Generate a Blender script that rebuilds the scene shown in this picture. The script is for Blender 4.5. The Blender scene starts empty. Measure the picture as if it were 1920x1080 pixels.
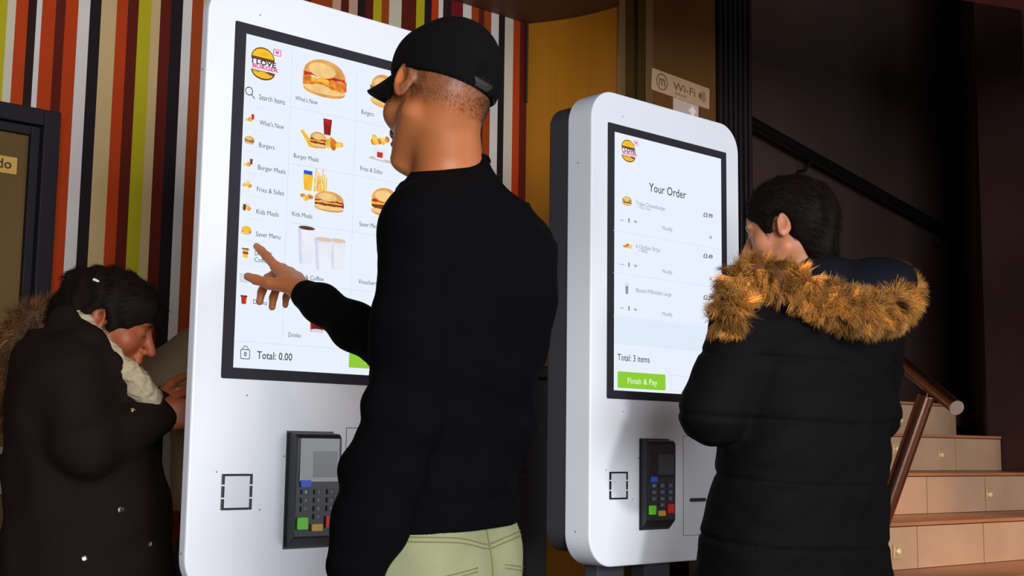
import bpy, bmesh, math, random
import numpy as np
from mathutils import Vector, Matrix
random.seed(7); rng = np.random.default_rng(7)
C = bpy.context.scene.collection
scene = bpy.context.scene

# ---------------------------------------------------------------- camera (measured from the photograph)
F_PX, PITCH, ROLL, TH, EYE = 2404.6, .1230, .0135, .8295, 1.08
hr = np.array([math.sin(TH), -math.cos(TH), 0]); hg = np.array([math.cos(TH), math.sin(TH), 0]); up = np.array([0, 0, 1.])
_g = math.cos(PITCH)*hg + math.sin(PITCH)*up; _u = -math.sin(PITCH)*hg + math.cos(PITCH)*up
_r = math.cos(ROLL)*hr + math.sin(ROLL)*_u; _u = -math.sin(ROLL)*hr + math.cos(ROLL)*_u
def ray(x, y): return _g + (x-960)/F_PX*_r - (y-540)/F_PX*_u
O3 = np.array([0, 0, EYE])
def at(x, y, d): return O3 + d*ray(x, y)                 # measured point at distance d along the view axis
def onY(x, y, Y): v = ray(x, y); return O3 + v*Y/v[1]     # measured point on a wall plane of constant Y
cam_d = bpy.data.cameras.new('camera'); cam = bpy.data.objects.new('camera', cam_d); C.objects.link(cam)
cam_d.sensor_width = 36; cam_d.lens = 36*F_PX/1920; cam_d.clip_start = .05
cam.matrix_world = Matrix([[_r[0], _u[0], -_g[0], 0], [_r[1], _u[1], -_g[1], 0], [_r[2], _u[2], -_g[2], EYE], [0, 0, 0, 1]])
scene.camera = cam
# ---------------------------------------------------------------- world, exposure, lights
w = bpy.data.worlds.new('world'); scene.world = w; w.use_nodes = True
w.node_tree.nodes['Background'].inputs[0].default_value = (.55, .55, .7, 1)
w.node_tree.nodes['Background'].inputs[1].default_value = .2
scene.view_settings.view_transform = 'Standard'; scene.view_settings.look = 'None'
scene.view_settings.exposure = 0; scene.view_settings.gamma = 1; scene.view_settings.use_curve_mapping = False
def aim(o, p, q): o.location = p; o.rotation_euler = (Vector(q)-Vector(p)).to_track_quat('-Z', 'Y').to_euler()
def area(name, p, q, sx, sy, e, col):
    l = bpy.data.lights.new(name, 'AREA'); l.shape = 'RECTANGLE'; l.size = sx; l.size_y = sy; l.energy = e; l.color = col
    o = bpy.data.objects.new(name, l); C.objects.link(o); aim(o, p, q); return o
def spot(name, p, q, e, col, ang, blend=.6, rad=.05):
    l = bpy.data.lights.new(name, 'SPOT'); l.energy = e; l.color = col; l.spot_size = math.radians(ang); l.spot_blend = blend; l.shadow_soft_size = rad
    o = bpy.data.objects.new(name, l); C.objects.link(o); aim(o, p, q); return o
area('front_fill', (-1.3, -4.3, 1.8), (2.5, 2.5, 1.25), 3.6, 2.0, 500, (.88, .93, 1))  # unseen soft area light added behind the camera as main fill
area('side_fill', (4.6, -2.6, 1.6), (2.7, 2.36, 1.1), 2.6, 2.0, 62, (.93, .95, 1))  # unseen area light added to brighten the right kiosk's front
spot('kiosk_fill_spot', (.35, -1.7, 2.35), (2.53, 2.36, 1.0), 330, (.95, .96, 1), 17, 1, .12)  # unseen spot added to lift the right kiosk's shaded lower part
spot('stair_spot', (5.35, .4, 2.9), (4.62, 2.5, .72), 190, (1, .72, .48), 24, 1)
spot('wall_washer', (2.9, 1.9, 2.8), (3.72, 3.6, 2.3), 120, (1, .72, .35), 48, .9)
spot('down_light', (1.1, .9, 2.8), (1.5, 1.8, 1.6), 22, (1, .66, .4), 60, .9, .12)

# ---------------------------------------------------------------- materials
def nt(m): m.use_nodes = True; return m.node_tree.nodes, m.node_tree.links
_mats = {}
def mat(name, col, rough=.6, metal=0, bump=0, scale=40, var=0, vscale=8, stretch=None, sheen=0, spec=.5, coat=0, sss=0, attr=None, bdist=.002):
    if name in _mats: return _mats[name]
    m = bpy.data.materials.new(name); N, L = nt(m); b = N['Principled BSDF']
    b.inputs['Base Color'].default_value = (*col, 1); b.inputs['Roughness'].default_value = rough; b.inputs['Metallic'].default_value = metal
    b.inputs['Specular IOR Level'].default_value = spec; b.inputs['Coat Weight'].default_value = coat
    if sheen: b.inputs['Sheen Weight'].default_value = sheen; b.inputs['Sheen Roughness'].default_value = .4
    if sss: b.inputs['Subsurface Weight'].default_value = sss; b.inputs['Subsurface Radius'].default_value = (.012, .004, .002); b.inputs['Subsurface Scale'].default_value = 1
    tc = N.new('ShaderNodeTexCoord'); src = tc.outputs['Object']
    if stretch:
        mp = N.new('ShaderNodeMapping'); mp.inputs['Scale'].default_value = stretch; L.new(src, mp.inputs[0]); src = mp.outputs[0]
    colsrc = None
    if attr:
        a = N.new('ShaderNodeAttribute'); a.attribute_name = attr; colsrc = a.outputs['Color']; L.new(colsrc, b.inputs['Base Color'])
    if var:
        n = N.new('ShaderNodeTexNoise'); n.inputs['Scale'].default_value = vscale; n.inputs['Detail'].default_value = 5; L.new(src, n.inputs[0])
        hs = N.new('ShaderNodeMixRGB'); hs.blend_type = 'MULTIPLY'; hs.inputs[0].default_value = 1
        mr = N.new('ShaderNodeMapRange'); mr.inputs[1].default_value = .3; mr.inputs[2].default_value = .7; mr.inputs[3].default_value = 1-var; mr.inputs[4].default_value = 1+var
        L.new(n.outputs[0], mr.inputs[0])
        if colsrc: L.new(colsrc, hs.inputs[1])
        else: hs.inputs[1].default_value = (*col, 1)
        L.new(mr.outputs[0], hs.inputs[2]); L.new(hs.outputs[0], b.inputs['Base Color'])
    if bump:
        n2 = N.new('ShaderNodeTexNoise'); n2.inputs['Scale'].default_value = scale; n2.inputs['Detail'].default_value = 6; L.new(src, n2.inputs[0])
        bp = N.new('ShaderNodeBump'); bp.inputs['Strength'].default_value = bump; bp.inputs['Distance'].default_value = bdist
        L.new(n2.outputs[0], bp.inputs['Height']); L.new(bp.outputs[0], b.inputs['Normal'])
    _mats[name] = m; return m
def glow(name, col, e=1.0, var=0, vscale=60):
    if name in _mats: return _mats[name]
    m = bpy.data.materials.new(name); N, L = nt(m); b = N['Principled BSDF']
    b.inputs['Base Color'].default_value = (.01, .01, .01, 1); b.inputs['Roughness'].default_value = .5; b.inputs['Specular IOR Level'].default_value = .1
    b.inputs['Emission Color'].default_value = (*col, 1); b.inputs['Emission Strength'].default_value = e
    if var:
        tc = N.new('ShaderNodeTexCoord'); n = N.new('ShaderNodeTexNoise'); n.inputs['Scale'].default_value = vscale; L.new(tc.outputs['Object'], n.inputs[0])
        mr = N.new('ShaderNodeMapRange'); mr.inputs[1].default_value = .35; mr.inputs[2].default_value = .65; mr.inputs[3].default_value = e*(1-var); mr.inputs[4].default_value = e*(1+var)
        L.new(n.outputs[0], mr.inputs[0]); L.new(mr.outputs[0], b.inputs['Emission Strength'])
    _mats[name] = m; return m
def srgb(r, g, b):
    f = lambda c: (c/255/12.92 if c <= 10 else ((c/255+.055)/1.055)**2.4)
    return (f(r), f(g), f(b))

# ---------------------------------------------------------------- mesh helpers
class MB:
    def __init__(s): s.v = []; s.f = []; s.m = []; s.mats = []
    def mi(s, m):
        if m not in s.mats: s.mats.append(m)
        return s.mats.index(m)
    def add(s, vs, fs, m):
        o = len(s.v); s.v += [tuple(float(c) for c in p) for p in vs]; k = s.mi(m)
        for f in fs: s.f.append([i+o for i in f]); s.m.append(k)
    def box(s, a, b, m):
        (x0, y0, z0), (x1, y1, z1) = a, b
        s.add([(x0,y0,z0),(x1,y0,z0),(x1,y1,z0),(x0,y1,z0),(x0,y0,z1),(x1,y0,z1),(x1,y1,z1),(x0,y1,z1)],
              [(0,3,2,1),(4,5,6,7),(0,1,5,4),(1,2,6,5),(2,3,7,6),(3,0,4,7)], m)
    def tube(s, pts, rs, m, n=16, cap=True):
        pts = [np.array(p, float) for p in pts]
        if not hasattr(rs, '__len__'): rs = [rs]*len(pts)
        vs = []; fs = []; T0 = pts[1]-pts[0]; ref = np.array([0, 0, 1.]) if abs(T0[2])/np.linalg.norm(T0) < .9 else np.array([1., 0, 0])
        for i, p in enumerate(pts):
            t = pts[min(i+1, len(pts)-1)]-pts[max(i-1, 0)]; t /= np.linalg.norm(t)
            a = np.cross(t, ref); a /= np.linalg.norm(a); b = np.cross(a, t); ref = b if abs(b@t) < .9 else ref
            for k in range(n):
                an = 2*math.pi*k/n; vs.append(p+rs[i]*(math.cos(an)*a+math.sin(an)*b))
        for i in range(len(pts)-1):
            for k in range(n): fs.append((i*n+k, (i+1)*n+k, (i+1)*n+(k+1) % n, i*n+(k+1) % n))
        if cap: fs.append(tuple(range(n))); fs.append(tuple(reversed([(len(pts)-1)*n+k for k in range(n)])))
        s.add(vs, fs, m)
    def poly(s, pts, m): s.add(pts, [tuple(range(len(pts)))], m)
    def extr(s, pts, y0, y1, m):                     # outline in x,z pushed along y
        n = len(pts); vs = [(x, y0, z) for x, z in pts]+[(x, y1, z) for x, z in pts]
        s.add(vs, [tuple(range(n)), tuple(reversed(range(n, 2*n)))]+[(i, n+i, n+(i+1) % n, (i+1) % n) for i in range(n)], m)
    def build(s, name, parent=None, bevel=0, smooth=False, loc=None, rotz=0):
        me = bpy.data.meshes.new(name); me.from_pydata(s.v, [], s.f)
        for m in s.mats: me.materials.append(m)
        me.polygons.foreach_set('material_index', s.m)
        bm = bmesh.new(); bm.from_mesh(me); bmesh.ops.recalc_face_normals(bm, faces=bm.faces); bm.to_mesh(me); bm.free()
        if smooth: me.polygons.foreach_set('use_smooth', [True]*len(me.polygons))
        o = bpy.data.objects.new(name, me); C.objects.link(o)
        if parent: o.parent = parent
        if loc is not None: o.location = loc
        o.rotation_euler.z = rotz
        if bevel:
            b = o.modifiers.new('bevel', 'BEVEL'); b.width = bevel; b.segments = 2; b.limit_method = 'ANGLE'; b.angle_limit = math.radians(40)
        me.update(); return o
def thing(name, label, cat, loc=(0, 0, 0), rotz=0, group=None):
    o = bpy.data.objects.new(name, None); C.objects.link(o); o.location = loc; o.rotation_euler.z = rotz; o.empty_display_size = .1
    return tag(o, label, cat, group)
def tag(o, label, cat, group=None):
    o['label'] = label; o['category'] = cat
    if group: o['group'] = group
    return o
def struct(o): o['kind'] = 'structure'; return o
def rrect(x0, z0, x1, z1, r, n=10):
    p = []
    for cx, cz, a0 in ((x1-r, z1-r, 0), (x0+r, z1-r, 90), (x0+r, z0+r, 180), (x1-r, z0+r, 270)):
        for k in range(n+1):
            a = math.radians(a0+90*k/n); p.append((cx+r*math.cos(a), cz+r*math.sin(a)))
    return p
def text_geo(s, size=1.0):
    cu = bpy.data.curves.new('t', 'FONT'); cu.body = s; cu.size = size; cu.resolution_u = 2
    ob = bpy.data.objects.new('t', cu); me = bpy.data.meshes.new_from_object(ob)
    vs = [(v.co.x, v.co.y) for v in me.vertices]; fs = [tuple(p.vertices) for p in me.polygons]
    bpy.data.objects.remove(ob); bpy.data.curves.remove(cu); bpy.data.meshes.remove(me); return vs, fs
def put_text(mb, s, x0, x1, zb, h, y, m, bold=0, sl=0):   # fit string between x0 and x1 on baseline zb; sl = baseline slope
    vs, fs = text_geo(s); xs = [v[0] for v in vs]; a, b = min(xs), max(xs); k = (x1-x0)/(b-a)
    for dx, dz in ([(0, 0)] if not bold else [(0, 0), (bold, 0), (0, bold), (bold, bold)]):
        mb.add([(x0+(v[0]-a)*k+dx, y-(dx+dz)*.05, zb+v[1]*h/.7+dz) for v in vs], fs, m)

# ---------------------------------------------------------------- setting
XC, YC = 3.64, 3.9; ZC = 2.885
stripe_cols = {'yel': srgb(172, 158, 28), 'cream': srgb(196, 184, 160), 'white': srgb(205, 196, 188), 'or': srgb(172, 58, 20), 'rust': srgb(150, 62, 24),
    'dk': srgb(44, 26, 24), 'mar': srgb(88, 28, 18), 'blk': srgb(34, 26, 28), 'tan': srgb(190, 160, 112), 'red': srgb(110, 24, 30), 'pink': srgb(190, 145, 118)}
SM = {k: mat('stripe_'+k, v, .7, bump=.15, scale=14, var=.06, vscale=3, spec=.08) for k, v in stripe_cols.items()}
left = [(0,15,'yel'),(15,31,'cream'),(31,54,'or'),(54,70,'dk'),(70,80,'white'),(80,106,'or'),(106,124,'mar'),(124,148,'or'),(148,170,'white'),(170,191,'blk'),
    (191,220,'tan'),(220,241,'or'),(241,261,'mar'),(261,285,'yel'),(285,302,'tan'),(302,322,'mar'),(322,344,'blk'),(344,361,'white'),(361,382,'rust')]
right = [(100,275,'rust'),(275,345,'pink'),(345,410,'mar'),(410,482,'pink'),(482,545,'blk'),(545,610,'mar'),(610,678,'yel'),(678,740,'rust'),(740,842,'cream'),
    (842,962,'mar'),(962,1030,'yel'),(1030,1088,'blk'),(1088,1145,'or'),(1145,1182,'white'),(1182,1250,'dk'),(1250,1345,'red'),(1345,1415,'white'),(1415,1475,'rust'),
    (1475,1520,'mar'),(1520,1578,'rust'),(1578,1640,'white'),(1640,1690,'blk'),(1690,1760,'cream'),(1760,1815,'or'),(1815,1895,'mar')]
S = [(onY(a, 0, YC)[0], onY(b, 0, YC)[0], c) for a, b, c in left]
R_ = [(onY(560+a/4.364, 20, YC)[0], onY(560+b/4.364, 20, YC)[0], c) for a, b, c in right]
mb = MB(); x = S[0][0]-.01; ks = ['or', 'cream', 'dk', 'yel', 'mar', 'white', 'blk', 'rust', 'tan']
xs = []
i = 0
while x > -1.2: xs.append((x-.075, x, ks[i % 9])); x -= .075; i += 1
x = S[-1][1]
while x < R_[0][0]-.03: x2 = min(x+.075, R_[0][0]); xs.append((x, x2, ks[i % 9])); x = x2; i += 1
for a, b, c in S+R_+xs:
    mb.add([(a, YC, 0), (b, YC, 0), (b, YC, ZC), (a, YC, ZC)], [(0, 1, 2, 3)], SM[c])
wl = mb.build('wall_back'); struct(wl)
mb = MB(); fm = mat('floor_tile', (.12, .085, .06), .35, var=.2, vscale=5); mb.box((-3, -4, -.05), (8.5, 6, 0), fm); struct(mb.build('floor'))
cm = mat('ceiling_brown', srgb(92, 54, 38), .6, var=.15, vscale=2)
CP = [(-3, -4), (.9, -4), (.9, .83), (3.762, 3.482), (3.762, 6), (-3, 6)]
mb = MB(); n = len(CP); mb.add([(x, y, ZC) for x, y in CP]+[(x, y, ZC+.1) for x, y in CP], [tuple(range(n)), tuple(range(n, 2*n))]+[(i, (i+1) % n, n+(i+1) % n, n+i) for i in range(n)], cm); struct(mb.build('ceiling'))
# ochre wall (gently bowed) between the stripes and the steel frame
om = mat('ochre_panel', srgb(176, 112, 18), .38, var=.1, vscale=2, stretch=(6, 6, .3), bump=.08, scale=6)
P0 = np.array([XC, YC]); P1 = np.array([3.755, 3.48]); nrm = np.array([-.966, -.254]); mb = MB(); n = 14
pts = [P0+(P1-P0)*k/n-nrm*(.03*math.sin(math.pi*k/n)) for k in range(n+1)]
for k in range(n):
    mb.add([(*pts[k], 0), (*pts[k+1], 0), (*pts[k+1], ZC), (*pts[k], ZC)], [(0, 1, 2, 3)], om)
struct(mb.build('wall_ochre', smooth=True))
mb = MB(); mb.tube([(XC-.012, YC-.012, ZC-.35), (XC-.012, YC-.012, ZC)], .006, mat('trim_dark', (.02, .015, .01), .5), 8); struct(mb.build('trim_1'))
# steel door frame and the brown panel beside it
YP = 3.48
steel = mat('brushed_brass_steel', srgb(200, 165, 110), .28, .85, bump=.1, scale=3, stretch=(40, 40, .5))
steel2 = mat('bronze_steel', srgb(120, 92, 40), .3, .8, var=.3, vscale=2)
bpan = mat('brown_panel', srgb(104, 66, 22), .45, var=.15, vscale=3, stretch=(1, 1, .3))
XF = [onY(x, 100, YP)[0] for x in (1156, 1167, 1184, 1190, 1205, 1219)]
mb = MB()
mb.box((XF[0], YP-.018, 0), (XF[1], YP, 4.2), steel); mb.box((XF[1], YP-.015, 0), (XF[2], YP, 4.2), steel2)
mb.box((XF[2], YP-.005, 0), (XF[3], YP, 4.2), mat('seam_black', (.01, .008, .005), .6))
mb.box((XF[3], YP-.02, 0), (XF[4], YP, 4.2), steel2); mb.box((XF[4], YP-.018, 0), (XF[5], YP, 4.2), steel)
struct(mb.build('trim_2', bevel=.003))
XR = [onY(x, 100, YP)[0] for x in (1338, 1402)]
mb = MB(); mb.box((XF[5], YP-.01, 0), (XR[0], YP+.1, 4.2), bpan); struct(mb.build('wall_panel'))
rb = mat('fluted_dark', (.012, .009, .009), .4, spec=.4)
mb = MB(); mb.box((XR[0], YP, 0), (XR[1], YP+.1, 4.2), rb); k = 7
for i in range(k):
    a = XR[0]+(XR[1]-XR[0])*(i+.2)/k; mb.box((a, YP-.03, 0), (a+(XR[1]-XR[0])/k*.55, YP+.01, 4.2), rb)
struct(mb.build('trim_3', bevel=.004))
mb = MB(); BP = [(.9, -4), (.9, .83), (3.762, 3.482)]; BQ = [(.86, -4), (.86, .86), (3.74, 3.52)]
mb.add([(x, y, z) for z in (ZC, 4.2) for x, y in BP+BQ], [(0, 1, 7, 6), (1, 2, 8, 7), (3, 4, 10, 9), (4, 5, 11, 10), (0, 3, 9, 6), (2, 5, 11, 8)], cm); struct(mb.build('wall_bulkhead'))
# stairwell
YB = 3.8
dw = mat('dark_brown_wall', srgb(60, 39, 31), .7, var=.3, vscale=1.2); dw2 = mat('dark_red_wall', srgb(66, 38, 32), .7, var=.3, vscale=1.5)
XK = onY(1800, 300, YB)[0]
mb = MB(); mb.box((3.95, YB, 0), (XK+.1, YB+.1, 4.2), dw); struct(mb.build('wall_stairs'))
WX = [7.0, 5.92, 6.03, XK]; WY = [-3.0, 2.80, 3.10, YB]                # plan of the oblique right wall
mb = MB(); n = len(WX); vs = [(WX[i], WY[i], z) for z in (0, 4.2) for i in range(n)]+[(WX[i]+.25, WY[i]-.05, z) for z in (0, 4.2) for i in range(n)]
mb.add(vs, [(i, i+1, n+i+1, n+i) for i in range(n-1)]+[(2*n+i, 3*n+i, 3*n+i+1, 2*n+i+1) for i in range(n-1)]+[(n+i, n+i+1, 3*n+i+1, 3*n+i) for i in range(n-1)]+[(0, n, 3*n, 2*n), (n-1, 3*n-1, 4*n-1, 2*n-1)], dw2)
struct(mb.build('wall_right'))
mb = MB(); mb.box((.8, -4, 4.2), (8.5, 6, 4.3), dw); struct(mb.build('ceiling_stairwell'))
# reddish beam at the top right
A = at(1782, -3, 4.3); B = at(1925, 20, 4.45); A2 = A+(A-B)*3; B2 = B+(B-A)*3; v = np.array([-0.6, -.8, 0])*.35
mb = MB(); beam = mat('beam_red', srgb(96, 48, 42), .5, var=.2, vscale=6)
mb.add([A2, B2, B2+v, A2+v, A2+up*.4, B2+up*.4, B2+v+up*.4, A2+v+up*.4], [(0,3,2,1),(4,5,6,7),(0,1,5,4),(1,2,6,5),(2,3,7,6),(3,0,4,7)], beam)
struct(mb.build('trim_4'))
# stairs: tiled steps, rotated a few degrees
ra = math.radians(4); su = np.array([math.cos(ra), -math.sin(ra), 0]); sv = np.array([math.sin(ra), math.cos(ra), 0])
A0 = at(1700, 979, 4.6); TR, RZ = .335, .1655
tile = mat('stair_tile', srgb(190, 150, 118), .3, var=.1, vscale=4, bump=.05, scale=10); tread = mat('stair_tread', srgb(176, 112, 72), .35, var=.1, vscale=5)
grout = mat('grout', srgb(70, 42, 26), .8); nose = mat('stair_nosing', srgb(200, 150, 100), .3)
ztop = {k: A0[2]+k*RZ for k in range(-5, 4)}
def stx(P): return (P-A0)@su
gr = {0: [4.247-4.203+0, 4.669-4.203], 1: [onY(1728, 920, 2.794)[0], onY(1826, 920, 2.794)[0]]}
steps = thing('staircase', 'tiled staircase with small square lights climbing to the landing on the right', 'stairs')
for k in range(-5, 4):
    o = A0+sv*TR*k; o = np.array([o[0], o[1], 0]); zt = ztop[k]; zb = 0 if k == -5 else zt-RZ
    xl = -.42 if k < 2 else (.25 if k == 2 else .75)
    # where the oblique right wall passes this step
    xr = min(np.interp(o[1]-.1, WY, WX), np.interp(o[1]+TR, WY, WX))-o[0]-.01
    if k == 3: xr = 1.9
    mb = MB(); dep = TR if k < 3 else .2
    zbb = max(zb-.001, 0)
    def Q(a, d, z): q_ = o+su*a+sv*d; return (q_[0], q_[1], z)
    # body
    vs = [Q(xl, 0, 0), Q(xr, 0, 0), Q(xr, dep, 0), Q(xl, dep, 0), Q(xl, 0, zt-.012), Q(xr, 0, zt-.012), Q(xr, dep, zt-.012), Q(xl, dep, zt-.012)]
    fs = [(0,3,2,1),(4,5,6,7),(0,1,5,4),(1,2,6,5),(2,3,7,6),(3,0,4,7)]; mb.add(vs, fs, grout)
    g0 = {0: .05, 1: .19}.get(k, (.05 if k % 2 == 0 else .19)); g0 += {0: 0, 1: 0, 2: .02, 3: .1}.get(k, 0)
    edges = sorted([xl, xr]+[g0+.43*j for j in range(-3, 9) if xl < g0+.43*j < xr])
    for a, b in zip(edges[:-1], edges[1:]):
        a += .0025; b -= .0025
        if b-a < .01: continue
        vs = [Q(a, -.008, zb+.002), Q(b, -.008, zb+.002), Q(b, .001, zb+.002), Q(a, .001, zb+.002), Q(a, -.008, zt-.016), Q(b, -.008, zt-.016), Q(b, .001, zt-.016), Q(a, .001, zt-.016)]
        mb.add(vs, fs, tile)
    vs = [Q(xl, -.012, zt-.012), Q(xr, -.012, zt-.012), Q(xr, dep-.008, zt-.012), Q(xl, dep-.008, zt-.012), Q(xl, -.012, zt), Q(xr, -.012, zt), Q(xr, dep-.008, zt), Q(xl, dep-.008, zt)]
    mb.add(vs, fs, tread)
    mb.build('step', steps)
# step lights
chrome = mat('chrome', srgb(225, 190, 135), .35, .4); lens = mat('step_lens', srgb(235, 215, 170), .2)
def onStep(px, py, k):
    o = A0+sv*TR*k; v = ray(px, py); t = ((o-O3)@sv)/(v@sv); return O3+v*t
for px, py, k, lab in ((1760, 853, 2, 'small square light on the second highest lit stair riser'), (1850, 927, 1, 'small square light on the pale riser at the right, lower than the others'),
                  (1684, 788, 3, 'small square light on the topmost riser behind the steel post'), (1676, 842, 2, 'small square light half hidden by the steel post foot'),
                  (1677, 1033, 0, 'small white square light just beside the fur-hooded coat, lowest')):
    P_ = onStep(px, py, k)-sv*.009; t = thing('step_light', lab, 'light', (P_[0], P_[1], P_[2]), -ra, 'square lights set into the stair risers')
    mb = MB(); mb.extr(rrect(-.024, -.026, .024, .026, .003, 3), -.006, 0, chrome); mb.build('plate', t, bevel=.0015)
    mb = MB(); mb.tube([(0, -.006, 0), (0, -.011, 0)], [.017, .014], chrome, 20); mb.tube([(0, -.011, 0), (0, -.014, 0)], [.011, .008], lens, 16); mb.build('lens', t)
# handrails
hm = mat('bronze_rail', srgb(190, 140, 115), .25, 1, bump=.05, scale=20)
E0 = at(1793, 764, 4.15); E1 = at(1680, 672, 4.6); dv = (E1-E0)/np.linalg.norm(E1-E0)
t = thing('handrail', 'polished steel handrail with round end cap on a leaning post at the stairs', 'handrail', tuple(E0))
mb = MB(); mb.tube([(0, 0, 0), tuple(dv*1.6)], .024, hm, 24); mb.build('rail', t, smooth=False, bevel=.002)
mb = MB(); mb.tube([tuple(-dv*.004), (0, 0, 0)], .0245, mat('steel_cap', srgb(215, 185, 170), .35, .8), 24); mb.build('end_cap', t)
T0 = at(1737, 741, 4.38)-E0; T1 = at(1664, 950, 4.45)-E0; d_ = (T1-T0); T2 = T0+d_*(A0[2]-.0+-E0[2]-T0[2])/d_[2]
mb = MB(); mb.tube([tuple(T0), tuple(T2)], .029, hm, 24); mb.build('post', t, bevel=.002)
mb = MB(); Tm = dv*np.linalg.norm(T0)*.93; mb.tube([tuple(T0), tuple(T0*.3+(dv*(T0@dv))*.7)], .006, hm, 10); mb.build('bracket', t)
r0 = onY(1797, 446, YB-.09); r1 = onY(1385, 216, YB-.09); dv2 = (r1-r0)/np.linalg.norm(r1-r0)
blk = mat('black_rail', (.008, .007, .007), .18, .3)
t = thing('handrail', 'black handrail sloping down across the dark stairwell wall', 'handrail', tuple(r0))
mb = MB(); mb.tube([(0, 0, 0), tuple(dv2*3.0)], .028, blk, 20); mb.build('rail', t, bevel=.003)
for s_ in (.12, 1.5, 2.6):
    mb = MB(); c = dv2*s_; mb.tube([tuple(c-up*.02), tuple(c-up*.07+np.array([0, .04, 0])), tuple(c-up*.07+np.array([0, .088, 0]))], .009, blk, 10); mb.build('bracket', t)
# landing behind the stairs
mb = MB(); mb.box((4.9, A0[1]+3*TR+.12, ztop[3]-.1), (7.0, YB, ztop[3]), tread); struct(mb.build('floor_landing'))
# glazed door at the left
df = mat('door_frame_dark', srgb(34, 30, 33), .6, spec=.15)
def XZ(px, py, Y): P_ = onY(px, py, Y); return P_[0], P_[2]
dx1 = 1.59; dz = 2.092; fw = .052
d1 = bpy.data.objects.new('door_1', None); C.objects.link(d1); struct(d1); d1.location = (dx1-.95, YC-.03, 0)
mb = MB(); W_ = .95
mb.box((W_-fw, -.05, 0), (W_, .03, dz), df); mb.box((0, -.05, 0), (fw, .03, dz), df); mb.box((fw, -.05, dz-fw), (W_-fw, .03, dz), df); mb.build('door_frame', d1, bevel=.004)
mb = MB(); mb.box((W_-fw-.03, -.03, 0), (W_-fw-.002, .01, dz-fw-.002), df); mb.box((fw+.002, -.03, 0), (fw+.03, .01, dz-fw-.002), df); mb.box((fw+.03, -.03, dz-fw-.03), (W_-fw-.03, .01, dz-fw-.002), df); mb.box((fw+.03, -.03, 0), (W_-fw-.03, .01, .12), df); mb.build('door_leaf', d1, bevel=.003)
gl = mat('smoked_door_panel', srgb(104, 78, 40), .55, spec=.15, var=.3, vscale=1.2, stretch=(1, 1, .7))
mb = MB(); mb.box((fw+.03, -.008, .12), (W_-fw-.03, 0, dz-fw-.03), gl); mb.build('door_panel', d1)
ax, az = XZ(32, 327, YC-.045); bx, bz = XZ(-60, 285, YC-.045)
s1 = thing('door_sign', 'small amber sign with dark lettering on the glazed door', 'sign', (ax, YC-.04, az))
mb = MB(); mb.box((-.16, 0, 0), (0, .003, .052), mat('sign_amber', srgb(196, 150, 62), .5)); mb.build('plate', s1)
mb = MB(); put_text(mb, 'do', -.062, -.018, .014, .03, -.001, mat('sign_ink', srgb(60, 35, 20), .6), .0012); mb.build('lettering', s1)
ax, az = XZ(16, 912, YC-.05)
mb = MB(); lk = mat('lock_plate_grey', srgb(150, 145, 145), .5, .1); mb.box((W_-fw-.105, -.045, 0+.92), (W_-fw-.035, -.03, 1.06), lk); mb.build('lock_plate', d1, bevel=.003)
mb = MB(); mb.tube([(W_-fw-.07, -.045, 1.03), (W_-fw-.07, -.05, 1.03)], .008, df, 12); mb.build('keyhole', d1)
# Wi-Fi sign and the arrow notice on the brown panel
def plate(name, label, pts, Y, m):
    P_ = [onY(x, y, Y) for x, y in pts]
    return P_
sb = mat('sign_beige', srgb(196, 158, 122), .45, var=.05); si = mat('sign_brown_ink', srgb(120, 86, 60), .6)
a = onY(1222, 124, YP-.02); b = onY(1330, 150, YP-.02); c = onY(1222, 167, YP-.02); ws = b[0]-a[0]; hs = a[2]-c[2]-.005
t = thing('wifi_sign', 'long beige sign with round emblem and wi-fi lettering above the right kiosk', 'sign', (a[0], YP-.0105, c[2]-.0))
# the sign hangs slightly askew
t.rotation_euler.y = math.radians(2.2)
mb = MB(); mb.extr(rrect(0, 0, ws, hs, .006, 3), -.008, 0, sb); mb.build('plate', t)
mb = MB(); n = 40
def ring(mb, cx, cz, r0, r1, y, m, a0=0, a1=360, n=36):
    vs = []; 
    for k in range(n+1):
        a_ = math.radians(a0+(a1-a0)*k/n); vs += [(cx+r0*math.cos(a_), y, cz+r0*math.sin(a_)), (cx+r1*math.cos(a_), y, cz+r1*math.sin(a_))]
    mb.add(vs, [(2*k, 2*k+1, 2*k+3, 2*k+2) for k in range(n)], m)
cx, cz = ws*.17, hs*.5
ring(mb, cx, cz, hs*.33, hs*.39, -.0088, si); put_text(mb, 'm', cx-hs*.2, cx+hs*.2, cz-hs*.19, hs*.52, -.0088, si, .0014); mb.build('emblem', t)
mb = MB(); put_text(mb, 'Wi-Fi', ws*.36, ws*.74, hs*.36, hs*.36, -.0088, si, .001); put_text(mb, 'FREE', ws*.4, ws*.6, hs*.14, hs*.12, -.0088, si); mb.build('lettering', t)
mb = MB(); ax_ = ws*.84
for r in (.1, .2, .3): ring(mb, ax_, hs*.5, hs*r, hs*(r+.05), -.0088, si, -55, 55, 10)
mb.extr([(ax_-.014, hs*.4), (ax_-.004, hs*.4), (ax_+.004, hs*.28), (ax_+.004, hs*.72), (ax_-.004, hs*.6), (ax_-.014, hs*.6)], -.0095, -.0085, si); mb.build('wave_icon', t)
a = onY(1265, 180, YP-.02); b = onY(1312, 190, YP-.02); c = onY(1265, 232, YP-.02)
t = thing('arrow_notice', 'small pale notice with a white arrow under the long beige sign', 'sign', (a[0], YP-.0105, c[2]))
mb = MB(); ws, hs = b[0]-a[0], a[2]-c[2]; mb.box((0, -.002, 0), (ws, 0, hs), mat('notice_pale', srgb(205, 180, 165), .6)); mb.build('paper', t)
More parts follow.
